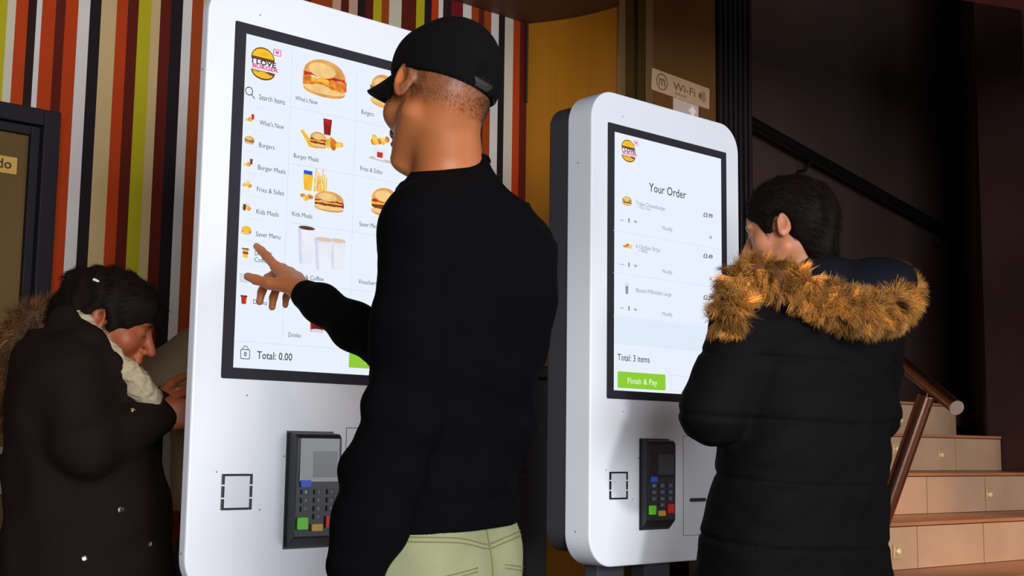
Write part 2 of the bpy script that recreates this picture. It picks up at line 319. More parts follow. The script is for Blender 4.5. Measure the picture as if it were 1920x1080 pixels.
mb = MB(); x_ = ws*.76; mb.extr([(x_-.012, hs*.1), (x_+.012, hs*.1), (x_+.012, hs*.62), (x_+.03, hs*.62), (x_, hs*.86), (x_-.03, hs*.62), (x_-.012, hs*.62)], -.003, -.0022, mat('notice_white', srgb(250, 240, 230), .6)); mb.build('arrow', t)
# black litter cabinet between the man and the right kiosk
xb = onY(1027, 900, 3.0)[0]
t = thing('litter_bin', 'tall black litter cabinet seen between the black sweater and the right kiosk', 'bin', (xb-.62, 3.0, 0))
bk = mat('black_laminate', (.008, .007, .008), .5); mb = MB(); mb.box((0, 0, .06), (.62, .45, 1.3), bk); mb.build('cabinet', t, bevel=.006)
mb = MB(); mb.box((-.005, -.01, 1.3), (.625, .455, 1.34), bk); mb.build('top', t, bevel=.006)
mb = MB(); mb.box((.1, -.012, .12), (.52, -.0005, 1.0), mat('black_gloss', (.012, .011, .012), .25)); mb.build('door', t, bevel=.004)
mb = MB(); mb.box((.14, -.004, 1.06), (.48, -.0005, 1.2), mat('pure_black', (.002, .002, .002), .9)); mb.build('flap', t)
mb = MB(); mb.box((.03, .03, 0), (.59, .42, .06), bk); mb.build('plinth', t)
# ---------------------------------------------------------------- kiosks
kw = mat('kiosk_white', (.86, .88, .92), .42, spec=.35); kg = mat('kiosk_graphite', srgb(62, 61, 66), .6, spec=.2); bz_ = mat('bezel_black', srgb(48, 46, 52), .6, spec=.15)
scw = glow('screen_white', srgb(232, 240, 254), 1.0); ink = glow('screen_ink', srgb(60, 62, 72)); ink2 = glow('screen_grey_ink', srgb(140, 146, 158)); lnm = glow('screen_line', srgb(214, 222, 236))
grn = glow('screen_green', srgb(140, 205, 52)); wtx = glow('screen_button_text', srgb(225, 245, 200)); pane = glow('screen_pane', srgb(222, 234, 248))
bun = glow('food_bun', srgb(222, 160, 84), 1, .2, 25); bunl = glow('food_bun_light', srgb(240, 200, 130), 1, .1, 30); patty = glow('food_patty', srgb(120, 58, 28), 1, .35, 60)
chick = glow('food_chicken', srgb(225, 130, 40), 1, .35, 70); redm = glow('food_red', srgb(190, 44, 20), 1, .3, 60); lett = glow('food_lettuce', srgb(110, 150, 40), 1, .3, 60)
chee = glow('food_cheese', srgb(244, 186, 50), 1, .1); fry = glow('food_fries', srgb(244, 196, 74), 1, .25, 70); cup = glow('food_cup', srgb(232, 234, 246), 1, .04, 20); cup2 = glow('food_cup_side', srgb(214, 216, 236), 1, .04)
coffee = glow('food_coffee', srgb(92, 52, 36)); crema = glow('food_crema', srgb(226, 196, 170)); cola = glow('food_cola', srgb(150, 22, 14), 1, .5, 50); blue = glow('food_blue', srgb(30, 90, 190)); yel = glow('logo_yellow', srgb(246, 196, 20)); brn = glow('logo_brown', srgb(110, 60, 20)); pnk = glow('logo_pink', srgb(235, 60, 120)); shade = glow('food_tray', srgb(205, 196, 190))
def ell2(cx, cz, rx, rz, a0=0, a1=360, n=28): return [(cx+rx*math.cos(math.radians(a0+(a1-a0)*k/n)), cz+rz*math.sin(math.radians(a0+(a1-a0)*k/n))) for k in range(n+(0 if a1-a0 == 360 else 1))]
class Pic(MB):
    def __init__(s): super().__init__(); s.y = -.0016
    def sh(s, pts, m): s.y -= .00012; s.add([(x, s.y, z) for x, z in pts], [tuple(range(len(pts)))], m)
    def wave(s, x0, x1, z0, z1, m, n=9, a=.25, seed=1):
        r = random.Random(seed); top = [(x0+(x1-x0)*k/n, z1+(z1-z0)*a*r.uniform(-1, 1)) for k in range(n+1)]; bot = [(x0+(x1-x0)*k/n, z0+(z1-z0)*a*r.uniform(-1, 1)) for k in range(n, -1, -1)]
        s.y -= .00012
        s.add([(x, s.y, z) for x, z in top+bot], [(k, k+1, 2*n-k, 2*n+1-k) for k in range(n)], m)
def burger(P, cx, cz, w, h, kind='chick', sd=1):
    P.sh(ell2(cx, cz-h*.33, w*.47, h*.17), bun); P.sh(ell2(cx, cz-h*.3, w*.45, h*.12), bunl)
    if kind == 'chick': P.wave(cx-w*.48, cx+w*.5, cz-h*.24, cz+h*.02, chick, 9, .3, sd); P.wave(cx-w*.3, cx+w*.1, cz-h*.14, cz-h*.04, chee, 5, .4, sd+3); P.wave(cx-w*.46, cx+w*.46, cz-.0*h, cz+h*.14, redm, 10, .3, sd+1)
    else:
        P.wave(cx-w*.46, cx+w*.48, cz-h*.22, cz-h*.02, patty, 9, .2, sd); P.wave(cx-w*.47, cx+w*.44, cz-h*.1, cz-h*.02, chee, 7, .4, sd+2)
        if kind == 'green': P.wave(cx-w*.5, cx+w*.5, cz-.02*h, cz+h*.12, lett, 9, .4, sd+1); P.wave(cx-w*.46, cx+w*.46, cz+.06*h, cz+h*.14, patty, 9, .2, sd)
        else: P.wave(cx-w*.46, cx+w*.46, cz-h*.02, cz+h*.08, redm, 9, .3, sd+1)
    P.sh(ell2(cx, cz+h*.08, w*.47, h*.42, 0, 180), bun); P.sh(ell2(cx-w*.06, cz+h*.2, w*.3, h*.2), bunl)
def fries(P, cx, cz, w, h, sd=2):
    r = random.Random(sd)
    for k in range(12):
        x = cx+w*(k/11-.5)*.8; t = r.uniform(-.12, .12)*w; hh = h*r.uniform(.5, 1)
        P.sh([(x-w*.035, cz-h*.4), (x+w*.035, cz-h*.4), (x+w*.035+t, cz-h*.4+hh), (x-w*.035+t, cz-h*.4+hh)], fry if k % 3 else chee)
def glass(P, cx, cz, w, h, m): P.sh([(cx-w*.36, cz-h/2), (cx+w*.36, cz-h/2), (cx+w*.5, cz+h/2), (cx-w*.5, cz+h/2)], m)
def nuggets(P, cx, cz, w, h, sd=3, n=7):
    r = random.Random(sd)
    for k in range(n): P.sh(ell2(cx+w*r.uniform(-.36, .36), cz+h*r.uniform(-.2, .25), w*r.uniform(.12, .2), h*r.uniform(.16, .26), 0, 360, 10), chick if k % 2 else fry)
def logo(P, cx, cz, w, h):
    P.sh(ell2(cx-w*.06, cz+h*.16, w*.44, h*.34, 0, 180), brn); P.sh(ell2(cx-w*.06, cz+h*.19, w*.4, h*.27, 0, 180), yel); P.sh(ell2(cx-w*.05, cz+h*.3, w*.2, h*.06), chee)
    P.sh([(cx-w*.5, cz+h*.1), (cx+w*.37, cz+h*.1), (cx+w*.38, cz+h*.18), (cx-w*.5, cz+h*.18)], brn)
    P.y -= .0001; put_text(P, 'I LOVE', cx-w*.47, cx+w*.42, cz-h*.04, h*.15, P.y, glow('logo_black', srgb(30, 20, 40)), .0008)
    P.y -= .0003; put_text(P, 'BURGER', cx-w*.45, cx+w*.5, cz-h*.17, h*.12, P.y, pnk, .0008); P.y -= .0003
    P.sh(ell2(cx-w*.05, cz-h*.22, w*.45, h*.27, 180, 360), brn); P.sh(ell2(cx-w*.05, cz-h*.24, w*.4, h*.2, 180, 360), yel); P.wave(cx-w*.45, cx+w*.36, cz-h*.3, cz-h*.24, brn, 8, .6, 4); P.sh(ell2(cx-w*.05, cz-h*.33, w*.3, h*.07), chee)
    P.sh([(cx+w*.3, cz+h*.34), (cx+w*.6, cz+h*.34), (cx+w*.6, cz+h*.54), (cx+w*.3, cz+h*.54)], pnk); P.sh([(cx+w*.33, cz+h*.36), (cx+w*.57, cz+h*.36), (cx+w*.57, cz+h*.52), (cx+w*.33, cz+h*.52)], scw)
    P.sh([(cx+w*.45, cz+h*.38), (cx+w*.53, cz+h*.46), (cx+w*.49, cz+h*.5), (cx+w*.45, cz+h*.465), (cx+w*.41, cz+h*.5), (cx+w*.37, cz+h*.46)], pnk)
KX = {1: (1.272, 2.336), 2: (2.445, 2.36)}
def kiosk(idx, label, tx0, tx1, dep, hin):
    X0, Y0 = KX[idx]; t = thing('ordering_kiosk', label, 'kiosk', (X0, Y0, 0), 0, 'white self-order kiosks')
    mb = MB(); mb.extr(rrect(0, .768, .643, 2.055, .085, 14), 0, dep, kw); mb.build('front_case', t, bevel=.004)
    mb = MB(); mb.extr(rrect(hin, .80, .643-hin, 2.03, .06, 10), dep+.0005, .168 if hin < .1 else .11, kg); mb.build('rear_housing', t, bevel=.004)
    for a, b in ((.08+hin, .185+hin), (.27, .38)):
        mb = MB(); mb.box((a, .05, .008), (b, .10, .80), kg); mb.build('leg', t, bevel=.004)
    mb = MB(); mb.box((.02+hin*1.1, .0, 0), (.5, .22, .008), kg); mb.build('base_plate', t)
    mb = MB(); mb.extr(rrect(.063, 1.211, .582, 1.967, .004, 3), -.0012, -.0002, bz_); mb.build('bezel', t)
    sc = MB(); sc.box((.09, -.0016, 1.234), (.556, -.0013, 1.944), scw); scr = sc.build('screen', t)
    def K(px, py): q_ = onY(px, py, Y0); return q_[0]-X0, q_[2]
    def pic(name, fn):
        P = Pic(); fn(P); return P.build(name, scr)
    def cap(s, x0, y0, x1, hp, m=ink, name='caption', bold=0, xe=None):     # text from pixel column x0 to x1, centred on row y0
        a, z = K(x0, y0); b, _ = K(x1, y0); _, z1 = K(x0, y0+hp); h = z-z1
        P = Pic(); put_text(P, s, a, b, z-h*.5, h*.95, -.0018, m, bold); P.build(name, scr)
    # card terminal
    term = bpy.data.objects.new('card_terminal', None)
    zb, zt = .863, 1.104; w = tx1-tx0
    tb = mat('terminal_black', srgb(34, 34, 37), .35); tg = mat('terminal_glass', srgb(40, 40, 44), .12, spec=.8); tg2 = mat('terminal_reflection', srgb(74, 76, 80), .2, spec=.6)
    mb = MB(); pd = .036 if idx == 1 else .027; prof = [(0, zb), (-.006, zb), (-pd+.002, zb+.022), (-pd, zt-.012), (-pd+.006, zt-.003), (0, zt)]
    n = len(prof); vs = [(tx0, y, z) for y, z in prof]+[(tx1, y, z) for y, z in prof]
    mb.add(vs, [tuple(range(n)), tuple(range(n, 2*n))]+[(i, n+i, n+(i+1) % n, (i+1) % n) for i in range(n)], tb); tm = mb.build('card_terminal', t, bevel=.0025)
    mb = MB(); mb.box((tx0-.004, -.003, zb-.003), (tx0, -.0002, zt+.003), tb); mb.box((tx0, -.003, zt), (tx1, -.0002, zt+.003), tb); mb.box((tx0, -.003, zb-.003), (tx1, -.0002, zb), tb); mb.build('mounting_frame', t)
    yf = -pd-.0002; fx = lambda u: tx0+.006+(w-.010)*u; fz = lambda v: zt-.006-(zt-zb-.02)*v
    def plateb(u0, v0, u1, v1, m, name, th=.0012, par=tm, r=.002):
        mb = MB(); mb.extr(rrect(fx(u0), fz(v1), fx(u1), fz(v0), r, 3), yf-th, yf+.0008, m); return mb.build(name, par)
    plateb(.02, .03, .97, .44, tg, 'display_glass'); plateb(.34, .15, .93, .40, tg2, 'reflection_patch', .0016, tm, .001)  # second plate: reflection on the glass, painted in as lighter grey
    kb = mat('key_dark', srgb(70, 74, 84), .5); kt = mat('key_print', srgb(165, 170, 182), .5)
    plateb(.05, .425, .29, .49, mat('key_blue', srgb(40, 90, 225), .4), 'blue_key', .003)
    nums = iter('1234567890')
    for r_, v in enumerate((.535, .615, .695, .77)):
        for c_, u in enumerate((.17, .48, .79)):
            if r_ == 3 and c_ != 1: continue
            ko = plateb(u-.09, v-.024, u+.09, v+.024, kb, 'key', .0025, tm, .0012); mb = MB(); ch = next(nums)
            put_text(mb, ch, fx(u)-.0028, fx(u)+.0028, fz(v)-.0034, .0068, yf-.0027, kt); mb.build('key_number', ko) if 0 else None
            # number printed on the key: joined into the key mesh
            me = ko.data; base = len(me.vertices); bm = bmesh.new(); bm.from_mesh(me)
            me.materials.append(kt); vv = [bm.verts.new(p_) for p_ in mb.v]
            for f_ in mb.f:
                try: bf = bm.faces.new([vv[i_] for i_ in f_]); bf.material_index = 1
                except ValueError: pass
            bm.to_mesh(me); bm.free()
    plateb(.0, .775, .24, .885, mat('key_green', srgb(110, 225, 40), .4), 'green_key', .0035)
    plateb(.34, .84, .60, .905, mat('key_yellow', srgb(225, 175, 40), .4), 'yellow_key', .0035)
    plateb(.68, .765, .93, .875, mat('key_red', srgb(225, 30, 18), .4), 'red_key', .0035)
    # receipt slot
    ib = mat('slot_black', (.006, .006, .008), .4); sx0, sx1, sz0, sz1 = .074, .146, .944, 1.017
    mb = MB()
    for a, b in (((sx0, -.003, sz0), (sx0+.007, -.0002, sz1)), ((sx1-.007, -.003, sz0), (sx1, -.0002, sz1)), ((sx0+.007, -.003, sz0), (sx1-.007, -.0002, sz0+.0045)), ((sx0+.007, -.003, sz1-.0045), (sx1-.007, -.0002, sz1))): mb.box(a, b, ib)
    rs = mb.build('receipt_slot', t, bevel=.0015)
    mb = MB(); mb.box((sx0+.007, -.0022, sz0+.0045), (sx1-.007, -.0004, sz1-.0045), mat('slot_door', (.74, .76, .8), .5)); mb.build('slot_door', rs)
    for z in (.968, .994):
        for x in (sx0-.001, sx1-.008): mb = MB(); mb.box((x, -.0036, z-.0015), (x+.009, -.0031, z+.0015), kw); mb.build('slot_tab', rs)
    # service hatch
    gm = mat('groove_grey', srgb(120, 124, 136), .6); hx0, hx1, hz0, hz1 = .378, .60, .838, 1.117; mb = MB()
    for a, b in (((hx0, -.0006, hz0), (hx0+.0016, -.0001, hz1)), ((hx1-.0016, -.0006, hz0), (hx1, -.0001, hz1)), ((hx0, -.0006, hz0), (hx1, -.0001, hz0+.0016)), ((hx0, -.0006, hz1-.0016), (hx1, -.0001, hz1))): mb.box(a, b, gm)
    hp_ = mb.build('service_hatch', t)
    mb = MB(); mb.extr(rrect(.408, .932, .475, .942, .004, 4), -.004, -.0002, ib); mb.build('scanner_slot', hp_)
    for x, z in ((.126, 1.178), (.062, 1.021), (.166, .943), (tx0-.008, 1.053), (tx1+.016, 1.052), (.122, 1.993)):
        mb = MB(); mb.tube([(x, -.0001, z), (x, -.0009, z)], .0017, gm, 10); mb.build('screw', t)
    for z in (1.85, .86):
        mb = MB(); mb.tube([(.0001, dep*.55, z), (-.0009, dep*.55, z)], .0022, gm, 10); mb.build('screw', t)
    # --- pictures and writing on the screens
    def line(x0, y0, x1, y1, th=.0012, m=lnm):
        a, z = K(x0, y0); b, z2 = K(x1, y1); P = Pic()
        if abs(a-b) > abs(z-z2): P.sh([(a, z), (b, z), (b, z+th), (a, z+th)], m)
        else: P.sh([(a, z2), (a+th, z2), (a+th, z), (a, z)], m)
        P.build('divider', scr)
    def S2(cx, cy, wpx, hpx):   # centre and size in kiosk metres from pixels
        a, _ = K(cx-wpx/2, cy); b, _ = K(cx+wpx/2, cy); x, z = K(cx, cy); _, z0 = K(cx, cy-hpx/2); _, z1 = K(cx, cy+hpx/2); return x, z, b-a, z0-z1
    if idx == 1:
        pic('burger_logo', lambda P: logo(P, *S2(495, 121, 50, 62)))
        x, z, w_, h_ = S2(467, 173, 14, 15); P = Pic(); ring(P, x-.001, z+.002, .0075, .0095, -.0018, ink); P.y = -.0018; P.sh([(x+.005, z-.003), (x+.0065, z-.0045), (x+.0125, z-.012), (x+.011, z-.0105)], ink); P.sh([(x+.004, z-.004), (x+.0055, z-.003), (x+.0135, z-.0115), (x+.012, z-.013)], ink); P.build('search_icon', scr)
        cap('Search Items', 485, 181, 534, 11)
        rows = [("What's New", 486, 532, 229, 222, 'c'), ('Burgers', 485, 514, 271, 263, 'b'), ('Burger Meals', 483, 535, 313, 306, 'm'), ('Fries & Sides', 481, 532, 354, 347, 'n'), ('Kids Meals', 480, 522, 396, 390, 'k'),
                ('Saver Menu', 479, 525, 438, 432, 'y'), ('Drinks &', 477, 510, 474, 474, 'd'), ('Drinks', 474, 500, 565, 562, 'r')]
        for s, x0, x1, yt, yi, kd in rows:
            cap(s, x0, yt, x1, 9.5); ix = 468-(yi-222)*.034
            x, z, w_, h_ = S2(ix, yi, 19, 17); P = Pic()
            if kd in 'cm': nuggets(P, x-.003, z-.003, w_*.8, h_*.7, 5); glass(P, x+w_*.25, z+h_*.2, w_*.3, h_*.6, redm if kd == 'c' else patty)
            elif kd == 'b': burger(P, x, z, w_, h_*.9, 'green', 4)
            elif kd in 'nk': nuggets(P, x, z-.002, w_, h_*.8, 6); fries(P, x, z+h_*.15, w_*.4, h_*.7) ; (glass(P, x-w_*.3, z, w_*.3, h_*.7, coffee) if kd == 'k' else None)
            elif kd == 'y': burger(P, x, z, w_, h_*.9, 'beef', 7); P.sh(ell2(x, z+h_*.05, w_*.4, h_*.3), yel)
            elif kd == 'd': glass(P, x, z-.002, w_*.6, h_*.9, chee); P.wave(x-w_*.36, x+w_*.36, z+h_*.35, z+h_*.5, coffee); P.wave(x-w_*.28, x+w_*.28, z-h_*.15, z+h_*.1, patty)
            else: glass(P, x, z, w_*.6, h_*.95, redm); P.wave(x-w_*.34, x+w_*.34, z+h_*.3, z+h_*.48, coffee)
            P.build('menu_icon', scr)
        cap('Coffee', 476, 486, 505, 9.5)
        cap('||||||||||', 449, 515, 466, 7, ink2); cap('||||||||||', 449, 524, 466, 6, ink2)
        pic('burger_picture', lambda P: burger(P, *S2(608, 148, 84, 70), 'chick', 2))
        def combo(P):
            x, z, w_, h_ = S2(605, 254, 84, 60); P.sh([(x-w_*.5, z-h_*.0), (x-w_*.46, z+h_*.06), (x-w_*.1, z-h_*.46), (x-w_*.3, z-h_*.44)], chee); burger(P, x-w_*.1, z-h_*.18, w_*.4, h_*.5, 'beef', 5); nuggets(P, x+w_*.27, z-h_*.22, w_*.45, h_*.5, 8, 9); glass(P, x+w_*.08, z+h_*.28, w_*.2, h_*.5, cola)
        pic('meal_picture', combo)
        def kids(P):
            x, z, w_, h_ = S2(604, 362, 84, 74); glass(P, x-w_*.33, z+h_*.2, w_*.22, h_*.4, chee); P.sh([(x-w_*.43, z+h_*.4), (x-w_*.24, z+h_*.4), (x-w_*.24, z+h_*.5), (x-w_*.43, z+h_*.5)], blue); fries(P, x-w_*.06, z+h_*.25, w_*.32, h_*.6); nuggets(P, x-w_*.32, z-h_*.16, w_*.34, h_*.3, 9, 5); burger(P, x+w_*.14, z-h_*.2, w_*.7, h_*.52, 'beef', 6)
        pic('kids_meal_picture', kids)
        def cups(P):
            x, z, w_, h_ = S2(602, 470, 96, 78)
            for dx, ww, hh, dz_, top in ((-.3, .34, .86, .06, coffee), (.32, .32, .7, -.06, crema), (.03, .36, .74, -.1, crema)):
                cx_ = x+dx*w_; cz_ = z+dz_*h_; glass(P, cx_, cz_, ww*w_, hh*h_, cup); P.sh([(cx_-ww*w_*.36, cz_-hh*h_/2), (cx_-ww*w_*.2, cz_-hh*h_/2), (cx_-ww*w_*.3, cz_+hh*h_/2), (cx_-ww*w_*.5, cz_+hh*h_/2)], cup2)
                P.sh(ell2(cx_, cz_+hh*h_/2, ww*w_*.5, h_*.06), cup2); P.sh(ell2(cx_, cz_+hh*h_/2, ww*w_*.45, h_*.045), top)
        pic('coffee_cups_picture', cups)
        def colap(P):
            x, z, w_, h_ = S2(594, 590, 30, 66); glass(P, x, z, w_*1.1, h_, chick); glass(P, x, z, w_*.95, h_*.96, cola); P.sh(ell2(x, z-h_*.46, w_*.4, h_*.05), cup2); nuggets(P, x, z+.1*h_, w_*.8, h_*.5, 4, 5)
        pic('cola_picture', colap)
        pic('burger_picture', lambda P: burger(P, *S2(719, 172, 52, 62), 'green', 11))
        def friesp(P):
            x, z, w_, h_ = S2(733, 280, 76, 50); P.sh([(x-w_*.55, z-h_*.5), (x+w_*.6, z-h_*.62), (x+w_*.6, z-h_*.5), (x-w_*.5, z-h_*.4)], shade)
            for dx in (-.28, .2): glass(P, x+dx*w_, z-h_*.28, w_*.3, h_*.4, cup); P.sh([(x+dx*w_-w_*.07, z-h_*.4), (x+dx*w_+w_*.07, z-h_*.4), (x+dx*w_+w_*.07, z-h_*.2), (x+dx*w_-w_*.07, z-h_*.2)], redm); nuggets(P, x+dx*w_, z+h_*.18, w_*.46, h_*.6, 12, 9)
        pic('sides_picture', friesp)
        pic('burger_picture', lambda P: burger(P, *S2(722, 380, 56, 54), 'beef', 13))
        for s, x0, x1, y in (("What's New", 553, 595, 183), ('Burger Meals', 550, 597, 291), ('Kids Meals', 547, 585, 400), ('Drinks & Coffee', 543, 606, 516), ('Drinks', 540, 563, 627),
                             ('Burgers', 677, 700, 209), ('Fries & Sides', 675, 716, 315), ('Saver Menu', 673, 711, 419), ('Vouchers', 671, 706, 527)): cap(s, x0, y, x1, 9)
        for y0, y1 in ((200, 214), (307, 318), (418, 424), (531, 533)): a, z = K(543, y0); P = Pic(); P.sh([(a, z), (.55, z), (.55, z+.0012), (a, z+.0012)], lnm); P.build('divider', scr)
        line(547, 96, 536, 640); line(668, 130, 660, 645); a, z = K(440, 640); P = Pic(); P.sh([(.092, z), (.553, z), (.553, z+.0012), (.092, z+.0012)], lnm); P.build('divider', scr)
        for y in (200, 242, 285, 326, 369, 411, 452, 498, 540): a, z = K(470, y); P = Pic(); P.sh([(.095, z), (.155, z), (.155, z+.0007), (.095, z+.0007)], lnm); P.build('divider', scr)
        x, z, w_, h_ = S2(459, 663, 18, 21); P = Pic(); o_ = rrect(x-w_/2, z-h_/2, x+w_/2, z+h_*.4, .003, 4); i_ = rrect(x-w_/2+.0016, z-h_/2+.0016, x+w_/2-.0016, z+h_*.4-.0016, .002, 4); n_ = len(o_)
        P.add([(a, -.0018, b) for a, b in o_]+[(a, -.0018, b) for a, b in i_], [(k, (k+1) % n_, n_+(k+1) % n_, n_+k) for k in range(n_)], ink); ring(P, x, z+h_*.4, .0055, .007, -.0018, ink, 0, 180, 14); put_text(P, '0', x-.003, x+.003, z-.0055, .009, -.0018, ink, .0005); P.build('bag_icon', scr)
        cap('Total: 0.00', 481, 665, 547, 15, ink, 'total_text', .0004)
        a, z0 = K(653, 689); _, z1 = K(653, 662); P = Pic(); P.sh(rrect(a, z0, .545, z1, .002, 3), grn); bt = P.build('order_button', scr)
        c0, zc = K(680, 677); P = Pic(); put_text(P, 'View Order', c0, c0+.115, zc-.0065, .014, -.0021, wtx, .0004); P.build('button_text', scr)
    else:
        pic('burger_logo', lambda P: logo(P, *S2(1178.5, 284, 28, 42)))
        cap('Your Order', 1216, 350, 1285, 17, ink, 'heading', .0004)
        for yt, s, xe, s2, xe2, y2, pr, yp, ym, yo, yx, kd in ((380, 'Triple Cheeseburger', 1247, '+ No Onion', 1219, 388, '£3.99', 402, 413, 427, 443, 'b'), (461, '6 Chicken Strips', 1237, '+ BBQ', 1213, 469, '£3.49', 479, 496, 508, 521, 'n'), (543, 'Banana Milkshake Large', 1258, None, 0, 0, '£2.29', 557, 578, 588, 598, 's')):
            cap(s, 1192, yt, xe, 8.5, ink2); 
            if s2: cap(s2, 1196, y2, xe2, 6, ink2)
            cap(pr, 1318, yp, 1335, 8.5, ink, 'price', .0006); cap('–', 1161, ym-2, 1169, 9, ink2, 'minus_icon', .0004); cap('1', 1177, ym, 1179.5, 9, ink2, 'quantity', .0004); cap('+', 1187, ym+2, 1194, 9, ink2, 'plus_icon', .0004); cap('Modify', 1241, yo, 1260, 7.5, ink2); cap('x', 1328.5, yx, 1334.5, 9, ink2, 'remove_icon', .0004)
            x, z, w_, h_ = S2(1174.5, yt-3 if kd == 'b' else yt-1, 18, 17); P = Pic()
            if kd == 'b': burger(P, x, z, w_, h_, 'green', 21)
            elif kd == 'n': nuggets(P, x, z-.002, w_*1.1, h_*.6, 22, 7)
            else: glass(P, x, z, w_*.34, h_*1.1, ink2); P.sh(ell2(x, z+h_*.5, w_*.2, h_*.2), lnm)
            P.build('item_picture', scr)
        for y in (432, 511, 592):
            a, z = K(1148, y); P = Pic(); P.sh([(a+.002, z), (.552, z), (.552, z+.0012), (a+.002, z+.0012)], lnm); P.build('divider', scr)
        a, z = K(1148, 644); _, z2 = K(1148, 594); P = Pic(); P.sh([(.093, z), (.553, z), (.553, z2), (.093, z2)], pane); P.build('empty_pane', scr)
        a, z = K(1148, 300); _, z2 = K(1148, 372); P = Pic(); P.sh([(.093, z2), (.553, z2), (.553, z), (.093, z)], pane); P.build('heading_pane', scr).location.y = .0002
        cap('Total: 3 items', 1157, 669, 1217, 13, ink, 'total_text', .0003)
        a, z0 = K(1157, 727); b, _ = K(1247, 733); _, z1 = K(1157, 696); P = Pic(); P.sh(rrect(a, z0, b, z1, .004, 4), grn); P.build('pay_button', scr)
        P = Pic(); c0, zc = K(1176, 713); c1, _ = K(1231, 713); put_text(P, 'Finish & Pay', c0, c1, zc-.009, .016, -.0021, wtx, .0005); P.build('button_text', scr)
        a, _ = K(1256, 702); P = Pic(); P.sh(rrect(a, z0, .535, z1, .004, 4), lnm); P.sh(rrect(a+.0016, z0+.0016, .5334, z1-.0016, .003, 4), scw); P.build('outline_button', scr)
    return t
kiosk(1, 'white self-order kiosk on the left showing the burger menu', .229, .343, .028, .16)
kiosk(2, 'white self-order kiosk on the right showing the order list and green pay button', .197, .316, .092, .004)
